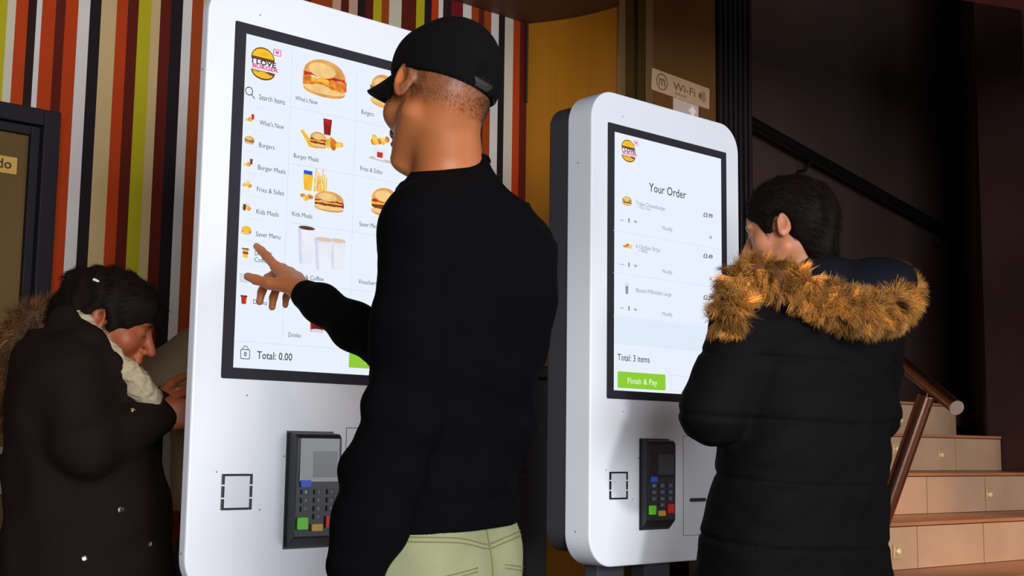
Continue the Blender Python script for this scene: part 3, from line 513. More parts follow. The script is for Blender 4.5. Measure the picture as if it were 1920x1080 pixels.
# ---------------------------------------------------------------- implicit-surface sculpting (one continuous surface per garment / body)
import openvdb as vdb
A_ = lambda p: np.array(p, np.float32)
def nrm_(v): v = np.array(v, float); return v/np.linalg.norm(v)
class Sdf:
    def __init__(s, vox=.005): s.o = []; s.vox = vox; s.post = []
    def _a(s, lo, hi, fn, k, op): s.o.append((np.array(lo, float), np.array(hi, float), fn, k, op)); return s
    def cone(s, a, b, ra, rb, k=.02, op=1):
        a, b = np.array(a, float), np.array(b, float); r = max(ra, rb); d = b-a; L2 = max(d@d, 1e-9)
        def fn(X, Y, Z):
            t = np.clip(((X-a[0])*d[0]+(Y-a[1])*d[1]+(Z-a[2])*d[2])/L2, 0, 1)
            return np.sqrt((X-a[0]-t*d[0])**2+(Y-a[1]-t*d[1])**2+(Z-a[2]-t*d[2])**2)-(ra+(rb-ra)*t)
        return s._a(np.minimum(a, b)-r, np.maximum(a, b)+r, fn, k, op)
    def chain(s, pts, rs, k=.02, op=1):
        for i in range(len(pts)-1): s.cone(pts[i], pts[i+1], rs[i], rs[i+1], k, op)
        return s
    def ell(s, c, r, M=None, k=.02, op=1):
        c = np.array(c, float); M = np.eye(3) if M is None else np.array(M, float); r = np.array(r, float)
        ext = np.sqrt(((M*r)**2).sum(1))
        def fn(X, Y, Z):
            x, y, z = X-c[0], Y-c[1], Z-c[2]; q = [(M[0, i]*x+M[1, i]*y+M[2, i]*z) for i in range(3)]
            k0 = np.sqrt(sum((q[i]/r[i])**2 for i in range(3))); k1 = np.sqrt(sum((q[i]/r[i]**2)**2 for i in range(3)))
            return k0*(k0-1)/np.maximum(k1, 1e-6)
        return s._a(c-ext, c+ext, fn, k, op)
    def trunk(s, st, rv, fv, k=.03, op=1, e=2.3):      # st: (centre, half width, half depth), bottom to top
        st = sorted(st, key=lambda q: q[0][2]); zs = [q[0][2] for q in st]; T = lambda i: [q[0][i] for q in st]; rx = [q[1] for q in st]; ry = [q[2] for q in st]
        z0, z1 = zs[0], zs[-1]; m = max(rx)+.02; lo = np.array([min(T(0))-m, min(T(1))-m, z0]); hi = np.array([max(T(0))+m, max(T(1))+m, z1])
        def fn(X, Y, Z):
            zz = np.clip(Z, z0, z1); zf = zz[0, 0, :] if zz.ndim == 3 and zz.shape[:2] == (1, 1) else zz
            cx = np.interp(zf, zs, T(0)); cy = np.interp(zf, zs, T(1)); a = np.interp(zf, zs, rx); b = np.interp(zf, zs, ry)
            x, y = X-cx, Y-cy; u = (x*rv[0]+y*rv[1])/a; v = (x*fv[0]+y*fv[1])/b
            k0 = (np.abs(u)**e+np.abs(v)**e)**(1/e); d = (k0-1)*(a*b/np.sqrt((b*b*u*u+a*a*v*v)/np.maximum(u*u+v*v, 1e-6)))
            dz = np.maximum(z0-Z, Z-z1); return np.where(dz > -.02, np.maximum(d, dz)+np.maximum(np.minimum(d, 0)+.02, 0)*np.maximum(dz+.02, 0)*10*0, d)
        return s._a(lo, hi, fn, k, op)
    def cut(s, p, n, lo, hi, k=.004):                 # the same, but only on what has been added so far and inside a box
        p, n = np.array(p, float), nrm_(n); return s._a(lo, hi, lambda X, Y, Z: -((X-p[0])*n[0]+(Y-p[1])*n[1]+(Z-p[2])*n[2]), k, -1)
    def plane(s, p, n, k=.006):                       # cut away the side the normal points to
        p, n = np.array(p, float), nrm_(n); s.post.append(('max', lambda X, Y, Z: (X-p[0])*n[0]+(Y-p[1])*n[1]+(Z-p[2])*n[2], k)); return s
    def disp(s, fn): s.post.append(('add', fn, 0)); return s
    def mesh(s):
        h = s.vox; pos = [o for o in s.o if o[4] > 0]; lo = np.min([o[0] for o in pos], 0)-4*h-.012; hi = np.max([o[1] for o in pos], 0)+4*h+.012
        n = np.ceil((hi-lo)/h).astype(int)+1; ax = [(lo[i]+h*np.arange(n[i])).astype(np.float32) for i in range(3)]
        D = np.full(n, .2, np.float32)
        for a, b, fn, k, op in s.o:
            m = k+3*h+.004; i0 = np.clip(np.floor((a-m-lo)/h).astype(int), 0, n-1); i1 = np.clip(np.ceil((b+m-lo)/h).astype(int)+1, 0, n)
            if (i1 <= i0).any(): continue
            sl = tuple(slice(i0[j], i1[j]) for j in range(3))
            X = ax[0][sl[0]][:, None, None]; Y = ax[1][sl[1]][None, :, None]; Z = ax[2][sl[2]][None, None, :]
            d = fn(X, Y, Z).astype(np.float32); g = D[sl]
            if op > 0:
                q = np.maximum(k-np.abs(g-d), 0)/max(k, 1e-6); D[sl] = np.minimum(g, d)-q*q*k*.25
            else:
                d = -d; q = np.maximum(k-np.abs(g-d), 0)/max(k, 1e-6); D[sl] = np.maximum(g, d)+q*q*k*.25
        X = ax[0][:, None, None]; Y = ax[1][None, :, None]; Z = ax[2][None, None, :]
        for kind, fn, k in s.post:
            if kind == 'max':
                d = fn(X, Y, Z); q = np.maximum(k-np.abs(D-d), 0)/k; D = (np.maximum(D, d)+q*q*k*.25).astype(np.float32)
            else:
                for i in range(0, n[0], 32): D[i:i+32] += fn(X[i:i+32], Y, Z)
        D[[0, -1]] = .1; D[:, [0, -1]] = .1; D[:, :, [0, -1]] = .1
        D = np.clip(D, -3*h, 3*h)
        g = vdb.FloatGrid(3*h); g.copyFromArray(D); P, q = g.convertToQuads()[:2]
        return (lo+P*h).astype(np.float32), q
    def build(s, name, m, parent=None, paint=None, extra=None, org=None):
        P, Qd = s.mesh(); me = bpy.data.meshes.new(name); org = np.zeros(3) if org is None else org
        if extra:
            for e in extra: P2, Q2 = e.mesh(); Qd = np.vstack([Qd, Q2+len(P)]); P = np.vstack([P, P2])
        Pl = P-np.array(org, np.float32)
        me.vertices.add(len(P)); me.vertices.foreach_set('co', Pl.ravel()); nf = len(Qd)
        me.loops.add(nf*4); me.loops.foreach_set('vertex_index', Qd[:, ::-1].ravel().astype(np.int32)); me.polygons.add(nf)
        me.polygons.foreach_set('loop_start', np.arange(0, nf*4, 4, dtype=np.int32)); me.polygons.foreach_set('loop_total', np.full(nf, 4, np.int32))
        me.polygons.foreach_set('use_smooth', np.ones(nf, bool)); me.update(calc_edges=True); me.validate()
        # make normals point out
        me.materials.append(m)
        c = Pl.mean(0); i = int(np.argmax(Pl[:, 2])); 
        nv = np.zeros(len(P)*3, np.float32); me.vertices.foreach_get('normal', nv)
        if nv.reshape(-1, 3)[i, 2] < 0: me.flip_normals()
        if paint is not None:
            col = paint(P); at_ = me.color_attributes.new('tint', 'FLOAT_COLOR', 'POINT'); at_.data.foreach_set('color', np.c_[col, np.ones(len(P))].astype(np.float32).ravel())
        o = bpy.data.objects.new(name, me); C.objects.link(o)
        if parent: o.parent = parent
        return o
from mathutils.bvhtree import BVHTree
def bvh_of(o): 
    me = o.data; return BVHTree.FromPolygons([v.co[:] for v in me.vertices], [p.vertices[:] for p in me.polygons])
def snap(bv, p, off=.001):
    r = bv.find_nearest(Vector(p)); return np.array(r[0]+r[1]*off*(1 if r[1].dot(Vector(p)-r[0]) >= 0 or True else -1)), np.array(r[1])
def noise3(seed, f, n=10, aniso=(1, 1, 1)):
    r = np.random.default_rng(seed); K = r.normal(size=(n, 3))*f*np.array(aniso); ph = r.uniform(0, 6.28, n)
    def fn(X, Y, Z):
        t = 0
        for k, p_ in zip(K, ph): t = t+np.sin(k[0]*X+k[1]*Y+k[2]*Z+p_)
        return t/math.sqrt(n)
    return fn
def frame(phi, pitch=0, roll=0):                     # facing phi degrees to the left of straight away; pitch down, roll to own right
    a = math.radians(phi); f = -math.sin(a)*hr+math.cos(a)*hg; r = math.cos(a)*hr+math.sin(a)*hg; u = up.copy()
    p_ = math.radians(pitch); f2 = math.cos(p_)*f-math.sin(p_)*u; u2 = math.cos(p_)*u+math.sin(p_)*f
    q_ = math.radians(roll); r3 = math.cos(q_)*r-math.sin(q_)*u2; u3 = math.cos(q_)*u2+math.sin(q_)*r
    return r3, f2, u3
def head(S, Hc, Fr, s=1.0, female=False):
    r, f, u = Fr; M = np.array([r, f, u]).T; L = lambda x, y, z: Hc+s*(x*r+y*f+z*u); q = [None]
    E = lambda c, rad, k=.012, op=1, MM=None: S.ell(L(*c), np.array(rad)*s, M if MM is None else MM, k*s, op)
    K_ = lambda a, b, ra, rb, k=.012, op=1: S.cone(L(*a), L(*b), ra*s, rb*s, k*s, op)
    E((0, -.014, .043), (.075, .097, .084), .02); E((0, -.045, .0), (.064, .058, .06), .03)
    E((0, .03, -.01), (.062, .062, .08), .03); E((0, .045, .045), (.058, .046, .04), .02)
    K_((0, .03, -.06), (0, .070, -.096), .036, .020, .02)
    for x in (-1, 1):
        K_((x*.054, -.002, -.05), (x*.016, .070, -.097), .017, .014, .025); E((x*.040, .056, -.022), (.026, .026, .026), .018)
        E((x*.030, .084, .028), (.022, .011, .007), .012)
    K_((0, .088, .014), (0, .113, -.026), .0085, .0115, .010)
    for x in (-1, 1): E((x*.0125, .1, -.031), (.0085, .010, .008), .006); 
    for x in (-1, 1): E((x*.031, .098, .007), (.017, .016, .012), .008, -1); E((x*.031, .076, .006), (.0145, .0145, .0135), .003)
    for x in (-1, 1): K_((x*.019, .0885, .001), (x*.043, .083, .001), .0025, .0022, .004)
    E((0, .092, -.052), (.02, .01, .012), .012); E((0, .0965, -.0595), (.021, .008, .0055), .004); E((0, .095, -.071), (.018, .0085, .006), .004)
    K_((-.021, .1005, -.0652), (.021, .1005, -.0652), .0018, .0018, .003, -1)
    for x in (-1, 1):
        a = math.radians(24); out = nrm_(x*math.cos(a)*r-math.sin(a)*f*1.0); bk = nrm_(np.cross(u, out)); bk = bk if bk@f < 0 else -bk
        t = math.radians(12); uu = math.cos(t)*u+math.sin(t)*(-f); uu = nrm_(uu-(uu@out)*out); bb = np.cross(uu, out); ME = np.array([out, bb, uu]).T
        c = L(x*.083, -.014, .002); S.ell(c, np.array([.0065, .0195, .033])*s, ME, .010*s)
        S.ell(c+s*(.0075*out+.004*f+.004*u), np.array([.0075, .0115, .019])*s, ME, .004*s, -1)
        S.ell(c+s*(-.02*uu+.003*f-.002*out), np.array([.006, .010, .011])*s, ME, .006*s); K_((x*.074, .002, .0), (x*.079, .002, -.012), .005, .004, .006)
def face_paint(Hc, Fr, s, skin, brow, lip, stub=None, hairline=None):
    r, f, u = Fr; sk, br, lp = map(np.array, (skin, brow, lip))
    nz = noise3(5, 60, 8); nz2 = noise3(8, 700, 10)
    def paint(P):
        D = P-Hc; x, y, z = D@r/s, D@f/s, D@u/s; near = (np.sqrt(x*x+y*y+z*z) < .19)
        c = np.tile(sk, (len(P), 1))*(1+.05*nz(P[:, 0], P[:, 1], P[:, 2]))[:, None]
        def mix(c, w, t): return c*(1-w[:, None])+t*w[:, None]
        sm = lambda v: np.clip(v, 0, 1)
        w = sm(1-np.hypot((np.abs(x)-.031)/.02, (z-.028-.004*np.cos(x*50))/.0045))*(y > .06)*near; c = mix(c, sm(w*2.5)*.8, br)
        w = sm(2*(1-np.hypot(x/.024, (z+.0655)/.012)))*(y > .075)*near; c = mix(c, w*.7, lp)
        w = sm(2*(1-np.hypot((np.abs(x)-.031)/.017, (z-.002)/.0025)))*(y > .07)*near; c = mix(c, w*.8, br*.5)
        rd = sm(1-np.hypot((np.abs(x)-.045)/.02, (z+.025)/.02))*(y > .03)*near+.5*sm((np.abs(x)-.08)/.01)*near; c = mix(c, rd*.35, sk*np.array([1.15, .8, .8]))
        if stub is not None:
            hl = hairline(x, y, z); w = sm(hl)*near; gr = .75+.25*nz2(P[:, 0], P[:, 1], P[:, 2]); c = mix(c, sm(w*gr)*.85, np.array(stub))
        return c
    return paint
def hand(S, W, d, pn, side, curls, thumb, sc=1.0, spread=(.10, .02, -.05, -.14)):
    d = nrm_(d); pn = nrm_(pn-(pn@d)*d); side = nrm_(side-(side@d)*d-(side@pn)*pn); mm = .001*sc
    S.ell(W+d*44*mm+pn*1*mm, (46*mm, 34*mm, 13.5*mm), np.array([d, side, pn]).T, .008)
    tips = []
    for i, (off, kl, ph, rr) in enumerate(((27, 88, (43, 25, 21), (9.2, 8.3, 7.2)), (9, 91, (47, 29, 22), (9.4, 8.4, 7.3)), (-9, 87, (43, 27, 22), (9.0, 8.0, 7.0)), (-26, 79, (34, 20, 19), (8.0, 7.0, 6.2)))):
        K0 = W+d*kl*mm+side*off*mm; S.cone(W+side*off*.55*mm+d*12*mm, K0, 13*mm, 10.5*mm, .010)
        c = 0; q = K0; rad = [rr[0]*1.05]+list(rr); sd = nrm_(d+side*spread[i])
        for j in range(3):
            c += math.radians(curls[i][j]); dr = math.cos(c)*sd+math.sin(c)*pn; q2 = q+dr*ph[j]*mm
            S.cone(q, q2, rad[j]*mm, rad[j+1]*mm, .0045 if j else .006); q = q2
        tips.append(q)
    b0 = W+d*18*mm+side*18*mm+pn*4*mm; t1, t2, t3 = [nrm_(t[0]*d+t[1]*side+t[2]*pn) for t in thumb]
    b1 = b0+t1*44*mm; b2 = b1+t2*34*mm; b3 = b2+t3*27*mm
    S.cone(b0, b1, 15*mm, 12*mm, .012); S.cone(b1, b2, 11*mm, 9.6*mm, .006); S.cone(b2, b3, 9.8*mm, 8*mm, .005); tips.append(b3); return tips
def ik(a, b, l1, l2, pole):
    d = b-a; L = min(np.linalg.norm(d), (l1+l2)*.999); dn = nrm_(d); x = (l1*l1-l2*l2+L*L)/(2*L); h = math.sqrt(max(l1*l1-x*x, 0)); p_ = np.array(pole, float); p_ = nrm_(p_-(p_@dn)*dn); return a+dn*x+p_*h
def body(S, J):
    rv, fv = J['Fr'][0], J['Fr'][1]
    st = J['trunk']; S.trunk([(c, a*.86, b*.84) for c, a, b in st], rv, fv, .03)
    nb = J['neck']; Hc, HF = J['Hc'], J['HF']; s = J.get('hs', 1)
    S.cone(nb-up*.05, Hc-HF[2]*.055*s-HF[1]*.012*s, .060, J.get('nr', .054), .03); S.cone(nb-up*.03, Hc-HF[2]*.02*s-HF[1]*.045*s, .050, .042, .03)
    for sd in ('L', 'R'):
        sh, el, wr = J['sh'+sd], J['el'+sd], J['wr'+sd]; S.cone(nb-up*.04, sh, .05, .05, .04); S.cone(sh, el, .050, .040, .03); S.cone(el, wr, .040, .027, .02)
        hp, kn, an = J['hp'+sd], J['kn'+sd], J['an'+sd]; S.cone(hp, kn, .075, .052, .04); S.cone(kn, an, .053, .036, .02)
        S.cone(an-up*.03, an+fv*.14-up*.05, .036, .03, .02)
    head(S, Hc, HF, s)
def legs(J, base, h=.93):
    rv, fv = J['Fr'][0], J['Fr'][1]
    for sd, g in (('L', -1), ('R', 1)):
        J['hp'+sd] = base+rv*g*.085+up*(h-.03); J['kn'+sd] = base+rv*g*.10+up*.49*h/.93+fv*.02; J['an'+sd] = base+rv*g*.11+up*.085
def trousers(J, vox=.006, top=.96, extra=0):
    S = Sdf(vox); rv, fv = J['Fr'][0], J['Fr'][1]
    for sd in 'LR': S.cone(J['hp'+sd], J['kn'+sd], .086+extra, .068, .04); S.cone(J['kn'+sd], J['an'+sd]+up*.03, .066, .052, .03)
    return S
def shoes(J, parent, m):
    rv, fv = J['Fr'][0], J['Fr'][1]
    for sd in 'LR':
        S = Sdf(.005); a = J['an'+sd]; a = np.array([a[0], a[1], 0])
        S.ell(a+up*.05-fv*.02, (.042, .06, .045), np.array([rv, fv, up]).T, .02); S.ell(a+up*.03+fv*.10, (.045, .11, .04), np.array([rv, fv, up]).T, .03); S.cone(a+up*.06, a+up*.11, .042, .042, .02); S.plane(a+up*.001, -up, .002)
        S.build('shoe', m, parent)
def strands(name, roots, dirs, length, rad, m, parent=None, seg=4, curl=.25, grav=.3, tint=None, seed=3, gdir=(0, 0, -1), ctint=None, swirl=None):
    r = np.random.default_rng(seed); n = len(roots); roots = np.array(roots, float); dirs = np.array(dirs, float); length = np.broadcast_to(length, (n,))
    dirs = dirs/np.linalg.norm(dirs, axis=1, keepdims=True); sw = r.normal(size=(n, 3)) if swirl is None else swirl+.25*r.normal(size=(n, 3)); P = roots.copy(); d = dirs.copy(); rings = []
    for j in range(seg+1):
        t = j/seg; a = np.cross(d, sw); a /= np.linalg.norm(a, axis=1, keepdims=True)+1e-9; b = np.cross(d, a); w_ = rad*(1-t)**.7+rad*.08
        rings.append(np.stack([P+w_*(math.cos(q)*a+math.sin(q)*b) for q in (0, 2.094, 4.189)], 1))
        P = P+d*(length/seg)[:, None]; d = d+curl*sw/seg+np.array(gdir)*grav/seg; d /= np.linalg.norm(d, axis=1, keepdims=True)
    V = np.stack(rings, 1).reshape(-1, 3); base = (np.arange(n)*(seg+1)*3)[:, None, None, None]; j_ = (np.arange(seg)*3)[None, :, None, None]
    q = np.array([[0, 1, 4, 3], [1, 2, 5, 4], [2, 0, 3, 5]])[None, None]; Qd = (base+j_+q).reshape(-1, 4); nf = len(Qd)
    me = bpy.data.meshes.new(name); me.vertices.add(len(V)); me.vertices.foreach_set('co', V.astype(np.float32).ravel()); me.loops.add(nf*4); me.loops.foreach_set('vertex_index', Qd.ravel().astype(np.int32))
    me.polygons.add(nf); me.polygons.foreach_set('loop_start', np.arange(0, nf*4, 4, dtype=np.int32)); me.polygons.foreach_set('loop_total', np.full(nf, 4, np.int32)); me.polygons.foreach_set('use_smooth', np.ones(nf, bool)); me.update(calc_edges=True)
    me.materials.append(m)
    if tint is not None:
        col = np.repeat(np.array(tint)[None], n, 0)*np.exp(r.normal(0, .25, size=(n, 1))+(0 if ctint is None else ctint[:, None])); col = np.repeat(col, (seg+1)*3, 0)
        at_ = me.color_attributes.new('tint', 'FLOAT_COLOR', 'POINT'); at_.data.foreach_set('color', np.c_[col, np.ones(len(col))].astype(np.float32).ravel())
    o = bpy.data.objects.new(name, me); C.objects.link(o)
    if parent: o.parent = parent
    return o
def path_pts(pts, n):
    pts = np.array(pts, float); out = []; m = len(pts)
    for t in np.linspace(0, m-1.0001, n):
        i = int(t); f = t-i; p0, p1, p2, p3 = pts[max(i-1, 0)], pts[i], pts[min(i+1, m-1)], pts[min(i+2, m-1)]
        out.append(.5*((2*p1)+(-p0+p2)*f+(2*p0-5*p1+4*p2-p3)*f*f+(-p0+3*p1-3*p2+p3)*f**3))
    return np.array(out)
def fur_along(name, pts, r0, n, ln, m, parent, tint, seed, grav=.5, bias=None, rad=.0011, clump=900, curl=.9, cv=.55):
    r = np.random.default_rng(seed); Q_ = path_pts(pts, 200); T = np.gradient(Q_, axis=0); T /= np.linalg.norm(T, axis=1, keepdims=True)
    ci = r.integers(0, 200, clump); ca = r.uniform(0, 6.283, clump); cd = r.normal(size=(clump, 3))*cv
    ct = r.normal(0, .55, clump); cs = r.normal(size=(clump, 3))
    k = r.integers(0, clump, n); i = np.clip(ci[k]+r.normal(0, 1.3, n).astype(int), 0, 199); a = ca[k]+r.normal(0, .22, n)
    t = T[i]; ref = np.array([0, 0, 1.]); x = np.cross(t, ref); x /= np.linalg.norm(x, axis=1, keepdims=True)+1e-9; y = np.cross(x, t)
    nn = np.cos(a)[:, None]*x+np.sin(a)[:, None]*y; roots = Q_[i]+nn*r0*.92
    d = nn*.75+cd[k]+t*.25+r.normal(0, .07, size=(n, 3))
    if bias is not None: d = d+np.array(bias)
    return strands(name, roots, d, ln*r.uniform(.6, 1.15, n), rad, m, parent, 6, curl, grav, tint, seed, ctint=ct[k], swirl=cs[k])
skin_m = mat('skin', (.5, .25, .14), .48, attr='tint', bump=.12, scale=220, sss=.12, spec=.4, bdist=.0006)
knit = mat('black_knit', (.0030, .0027, .0034), .95, bump=.4, scale=500, spec=.05, bdist=.001)
shoe_m = mat('shoe_black', (.015, .014, .014), .5)
fur_m = mat('fur', (.4, .2, .06), .45, attr='tint', spec=.35)
hair_m = mat('hair_dark', (.011, .0065, .0045), .65, spec=.1); hair_base = mat('hair_base', (.009, .0055, .004), .7, spec=.1)
# ---------------------------------------------------------------- man in the black cap
def make_man():
    TIP = np.array([1.4125, 2.333, 1.494]); TIP = onY(483, 460, 2.325)
    def wrist():
        best = min((abs(np.linalg.norm(TIP-at(567, 547, dd_))-.186), dd_) for dd_ in np.arange(2.45, 2.72, .002)); return at(567, 547, best[1])
    J = {}; Fb = frame(55); J['Fr'] = Fb; rv, fv = Fb[0], Fb[1]
    c0 = at(826, 985, 2.185); base = np.array([c0[0], c0[1], 0])
    t = thing('person', 'person in black cap, black sweater and pale green jeans pointing at the menu', 'person', tuple(base))
    t.location = (0, 0, 0); t.location = tuple(base)
    org = base
    sw_st = [(at(818, 985, 2.185), .152, .105), (at(834, 870, 2.19), .155, .110), (at(856, 730, 2.2), .172, .114), (at(883, 560, 2.21), .188, .121), (at(884, 440, 2.22), .186, .114), (at(872, 375, 2.225), .13, .085)]
    J['trunk'] = [(base+up*.86+(c0-base)*[1, 1, 0], .155, .105)]+sw_st
    J['shL'] = at(793, 425, 2.08); J['elL'] = at(754, 775, 2.05); J['wrL'] = at(670, 1070, 2.0)
    J['shR'] = at(965, 462, 2.36); J['wrR'] = wrist(); J['elR'] = ik(J['shR'], J['wrR'], .315, .275, -up)
    J['neck'] = at(848, 322, 2.22); J['Hc'] = at(819, 188, 2.2); J['HF'] = frame(43, 9, 12); J['hs'] = .98; J['nr'] = .050
    legs(J, base); S = Sdf(.003); body(S, J)
    W = J['wrR']; tip = TIP; d = nrm_(tip-W); side = nrm_(np.cross(up, d)+.15*up); side = nrm_(side-(side@d)*d); d = nrm_(tip-W-side*.036); side = nrm_(side-(side@d)*d); pn = np.cross(side, d); pn = pn if pn[2] < 0 else -pn
    d2 = d
    tips = hand(S, W, d2, pn, side, ((0, 2, 2), (55, 48, 22), (66, 50, 22), (72, 52, 22)), ((.62, .62, .45), (.86, .36, .36), (.93, .16, .30)), 1.03)
    W2 = J['wrL']; hand(S, W2, nrm_(fv*.25-up), nrm_(rv), fv, ((20, 25, 15), (25, 30, 15), (28, 32, 18), (30, 35, 20)), ((.8, .5, .2), (.9, .2, .3), (.95, .1, .3)), 1.0)
    sk = srgb(180, 106, 60)
    def hl(x, y, z):   # cropped hair: above a hairline that drops behind the ears
        line = np.where(y < -.01, -.052-.10*(y+.01)*0, .02+.3*(y)); return np.clip((z-line)/.03, 0, 1)*np.where(y < -.02, 1, np.clip((.075-np.abs(y))/.05, 0, 1)*(np.abs(x) > .05))
    J['paint'] = face_paint(J['Hc'], J['HF'], J['hs'], sk, srgb(50, 32, 20), srgb(165, 85, 70), srgb(84, 52, 34), hl)
    b = S.build('body', skin_m, t, J['paint'], org=org)
    # nails on the pointing hand
    # sweater
    S = Sdf(.0045); S.trunk([(sw_st[0][0]-up*.06, .150, .104)]+sw_st, rv, fv, .03); S.cut(c0+up*.004, -up+.04*rv-.03*fv, c0-.3, c0+np.array([.3, .3, .06]), .003)
    nb = J['neck']; S.cone(nb-up*.06, J['shL'], .072, .066, .05); S.cone(nb-up*.06, J['shR'], .072, .066, .05); S.cone(nb-up*.07-fv*.01, nb-up*.005, .085, .064, .03)
    S.chain([J['shL'], J['shL']*.5+J['elL']*.5, J['elL'], at(722, 880, 2.035), at(694, 980, 2.02), J['wrL']+up*.01], [.069, .063, .060, .063, .062, .047], .014)
    eR = J['elR']; w_ = J['wrR']; ew = nrm_(w_-eR); S.chain([J['shR'], eR, eR+(w_-eR)*.45, eR+(w_-eR)*.8, w_-ew*.014], [.060, .050, .045, .037, .030], .025)
    S.cone(w_-ew*.055, w_-ew*.012, .0315, .0305, .006)
    S.ell(nb+up*.025-fv*.0, (.060, .062, .03), np.array([rv, fv, up]).T, .006, -1)
    # folds: raglan seam, elbow creases, waist gathers
    for a, b_, r_ in (((848, 430), (838, 560), .004), ((850, 420), (815, 340), .003)):
        q0, q1 = at(*a, 2.06), at(*b_, 2.06)
    n1 = noise3(11, 28, 12, (1, 1, 2.2)); n2 = noise3(12, 60, 12, (1, 1, 1.6)); zl = at(850, 800, 2.1)[2]
    def fold(X, Y, Z):
        g = np.exp(-((Z-zl)/.13)**2); return .0050*n1(X, Y, Z)*(.35+g)+.0015*n2(X, Y, Z)*(.3+g)
    S.disp(lambda X, Y, Z: fold(X, Y, Z).astype(np.float32)); hz = c0[2]
    S.build('sweater', knit, t, org=org)
    S = Sdf(.004); S.trunk([(c0-up*.05, .153, .106), (c0+up*.052+(sw_st[1][0]-c0)*[.5, .5, 0], .155, .109)], rv, fv, .01); S.plane(c0-up*.004, -up+.04*rv-.03*fv, .003); S.disp(lambda X, Y, Z: (.0012*np.sin(900*(X*rv[0]+Y*rv[1]))*0).astype(np.float32)+0*Z); S.build('hem_band', knit, t, org=org)
    mb = MB(); ring_ = []
    for k in range(41):
        a = 2*math.pi*k/40; ring_.append(nb+up*(.012+.012*math.cos(a)*0)+rv*.061*math.cos(a)+fv*(.060*math.sin(a)))
    mb.tube([p_+up*(.008 if True else 0)-fv*0-base for p_ in ring_], .0065, knit, 8); mb.build('collar', t, smooth=True)
    # jeans
    jm = mat('jeans_green', srgb(150, 152, 112), .8, bump=.4, scale=350, var=.12, vscale=9, spec=.2)
    S = trousers(J, .005); cc = base+up*.0
    S.trunk([(base+up*.84, .126, .092), (base+up*.90, .130, .094), (base+up*.975, .132, .090)], rv, fv, .03)
    for g in (-1, 1): S.ell(base+up*.86+rv*g*.055-fv*.045, (.070, .052, .09), np.array([rv, fv, up]).T, .05)
    n3 = noise3(21, 40, 10, (1, 1, .5)); S.disp(lambda X, Y, Z: (.0022*n3(X, Y, Z)).astype(np.float32)); S.plane(base+up*.975, up, .004); jo = S.build('jeans', jm, t, org=org); bv = bvh_of(jo)
    J['jm'] = jm
    st_m = mat('jeans_stitching', srgb(120, 122, 72), .8)
    def surf(a, z, off=.0008):
        hit = bv.ray_cast(Vector(up*z+(rv*math.sin(a)-fv*math.cos(a))*.4), Vector(-(rv*math.sin(a)-fv*math.cos(a)))); return np.array(hit[0])+(rv*math.sin(a)-fv*math.cos(a))*off
    for dz in (0, -.007):
        mb = MB(); mb.tube([surf(a, .935+dz-.016*math.exp(-(a/.5)**2)) for a in np.linspace(-1.9, 1.9, 60)], .0011, st_m, 6); mb.build('waist_seam', t, smooth=True)
    mb = MB(); mb.tube([surf(.02, z, .001) for z in np.linspace(.95, .80, 16)], .0014, st_m, 6); mb.build('back_seam', t, smooth=True)
    for g in (-1, 1):
        for dz in (0, .006):
            mb = MB(); mb.tube([surf(g*a, .885+dz-.02*a) for a in np.linspace(.35, 1.25, 20)], .001, st_m, 6); mb.build('pocket_seam', t, smooth=True)
    shoes(J, t, shoe_m)
    for o in t.children:
        if o.name.startswith('shoe'): o.location = tuple(-base)
    # cap
    Hc, (r, f, u), s = J['Hc'], J['HF'], J['hs']; L = lambda x, y, z: Hc+s*(x*r+y*f+z*u); M = np.array([r, f, u]).T
    (r, f, u) = frame(44, -7, 13); L = lambda x, y, z: Hc+s*(x*r+y*f+z*u); M = np.array([r, f, u]).T
    cm_ = mat('cap_black', (.0036, .0034, .0036), .9, bump=.4, scale=600, spec=.1)
    cap_ = bpy.data.objects.new('cap', None); C.objects.link(cap_); cap_.parent = t
    S = Sdf(.0028); S.ell(L(0, -.010, .040), (.088*s, .108*s, .112*s), M, .01); S.ell(L(0, .05, .07), (.062*s, .052*s, .058*s), M, .03)
    S.ell(L(0, -.008, .036), (.0795*s, .0965*s, .095*s), M, .004, -1)
    S.ell(L(0, -.140, .036), (.047*s, .030*s, .058*s), M, .003, -1)
    pn_ = nrm_(-u+.10*f); S.plane(L(0, 0, .022), pn_, .004); dome = S.build('cap_crown', cm_, cap_, org=org)
    S = Sdf(.0025); S.ell(L(0, -.010, .040), (.0875*s, .1075*s, .104*s), M, .003); S.ell(L(0, -.010, .040), (.084*s, .104*s, .1*s), M, .003, -1)
    S.plane(L(0, 0, .0215), pn_, .002); S.plane(L(0, 0, .040), -pn_, .002); S.plane(L(0, -.07, 0), f, .003); S.build('strap', mat('strap_black', (.012, .012, .012), .5), cap_, org=org)
    mb = MB(); vs = []; n = 28; m_ = 8
    for i in range(n+1):
        uu = -1+2*i/n; a = uu*1.15; x0 = .086*math.sin(a); y0 = -.010+.106*math.cos(a)
        for j in range(m_+1):
            v = j/m_; ext = .086*math.cos(uu*math.pi/2)**.55*v; x_ = x0*(1+.04*v*(1-abs(uu))); z_ = .032+.1*(y0-.0)*.6*0-.046*abs(uu)**2.2*(.35+.65*v)-.018*v; z_ += .004
            vs.append(tuple(L(x_, y0-.004+ext, z_)-base))
    mb.add(vs, [(i*(m_+1)+j, (i+1)*(m_+1)+j, (i+1)*(m_+1)+j+1, i*(m_+1)+j+1) for i in range(n) for j in range(m_)], cm_); vo = mb.build('visor', cap_, smooth=True)
    sm_ = vo.modifiers.new('solid', 'SOLIDIFY'); sm_.thickness = .004
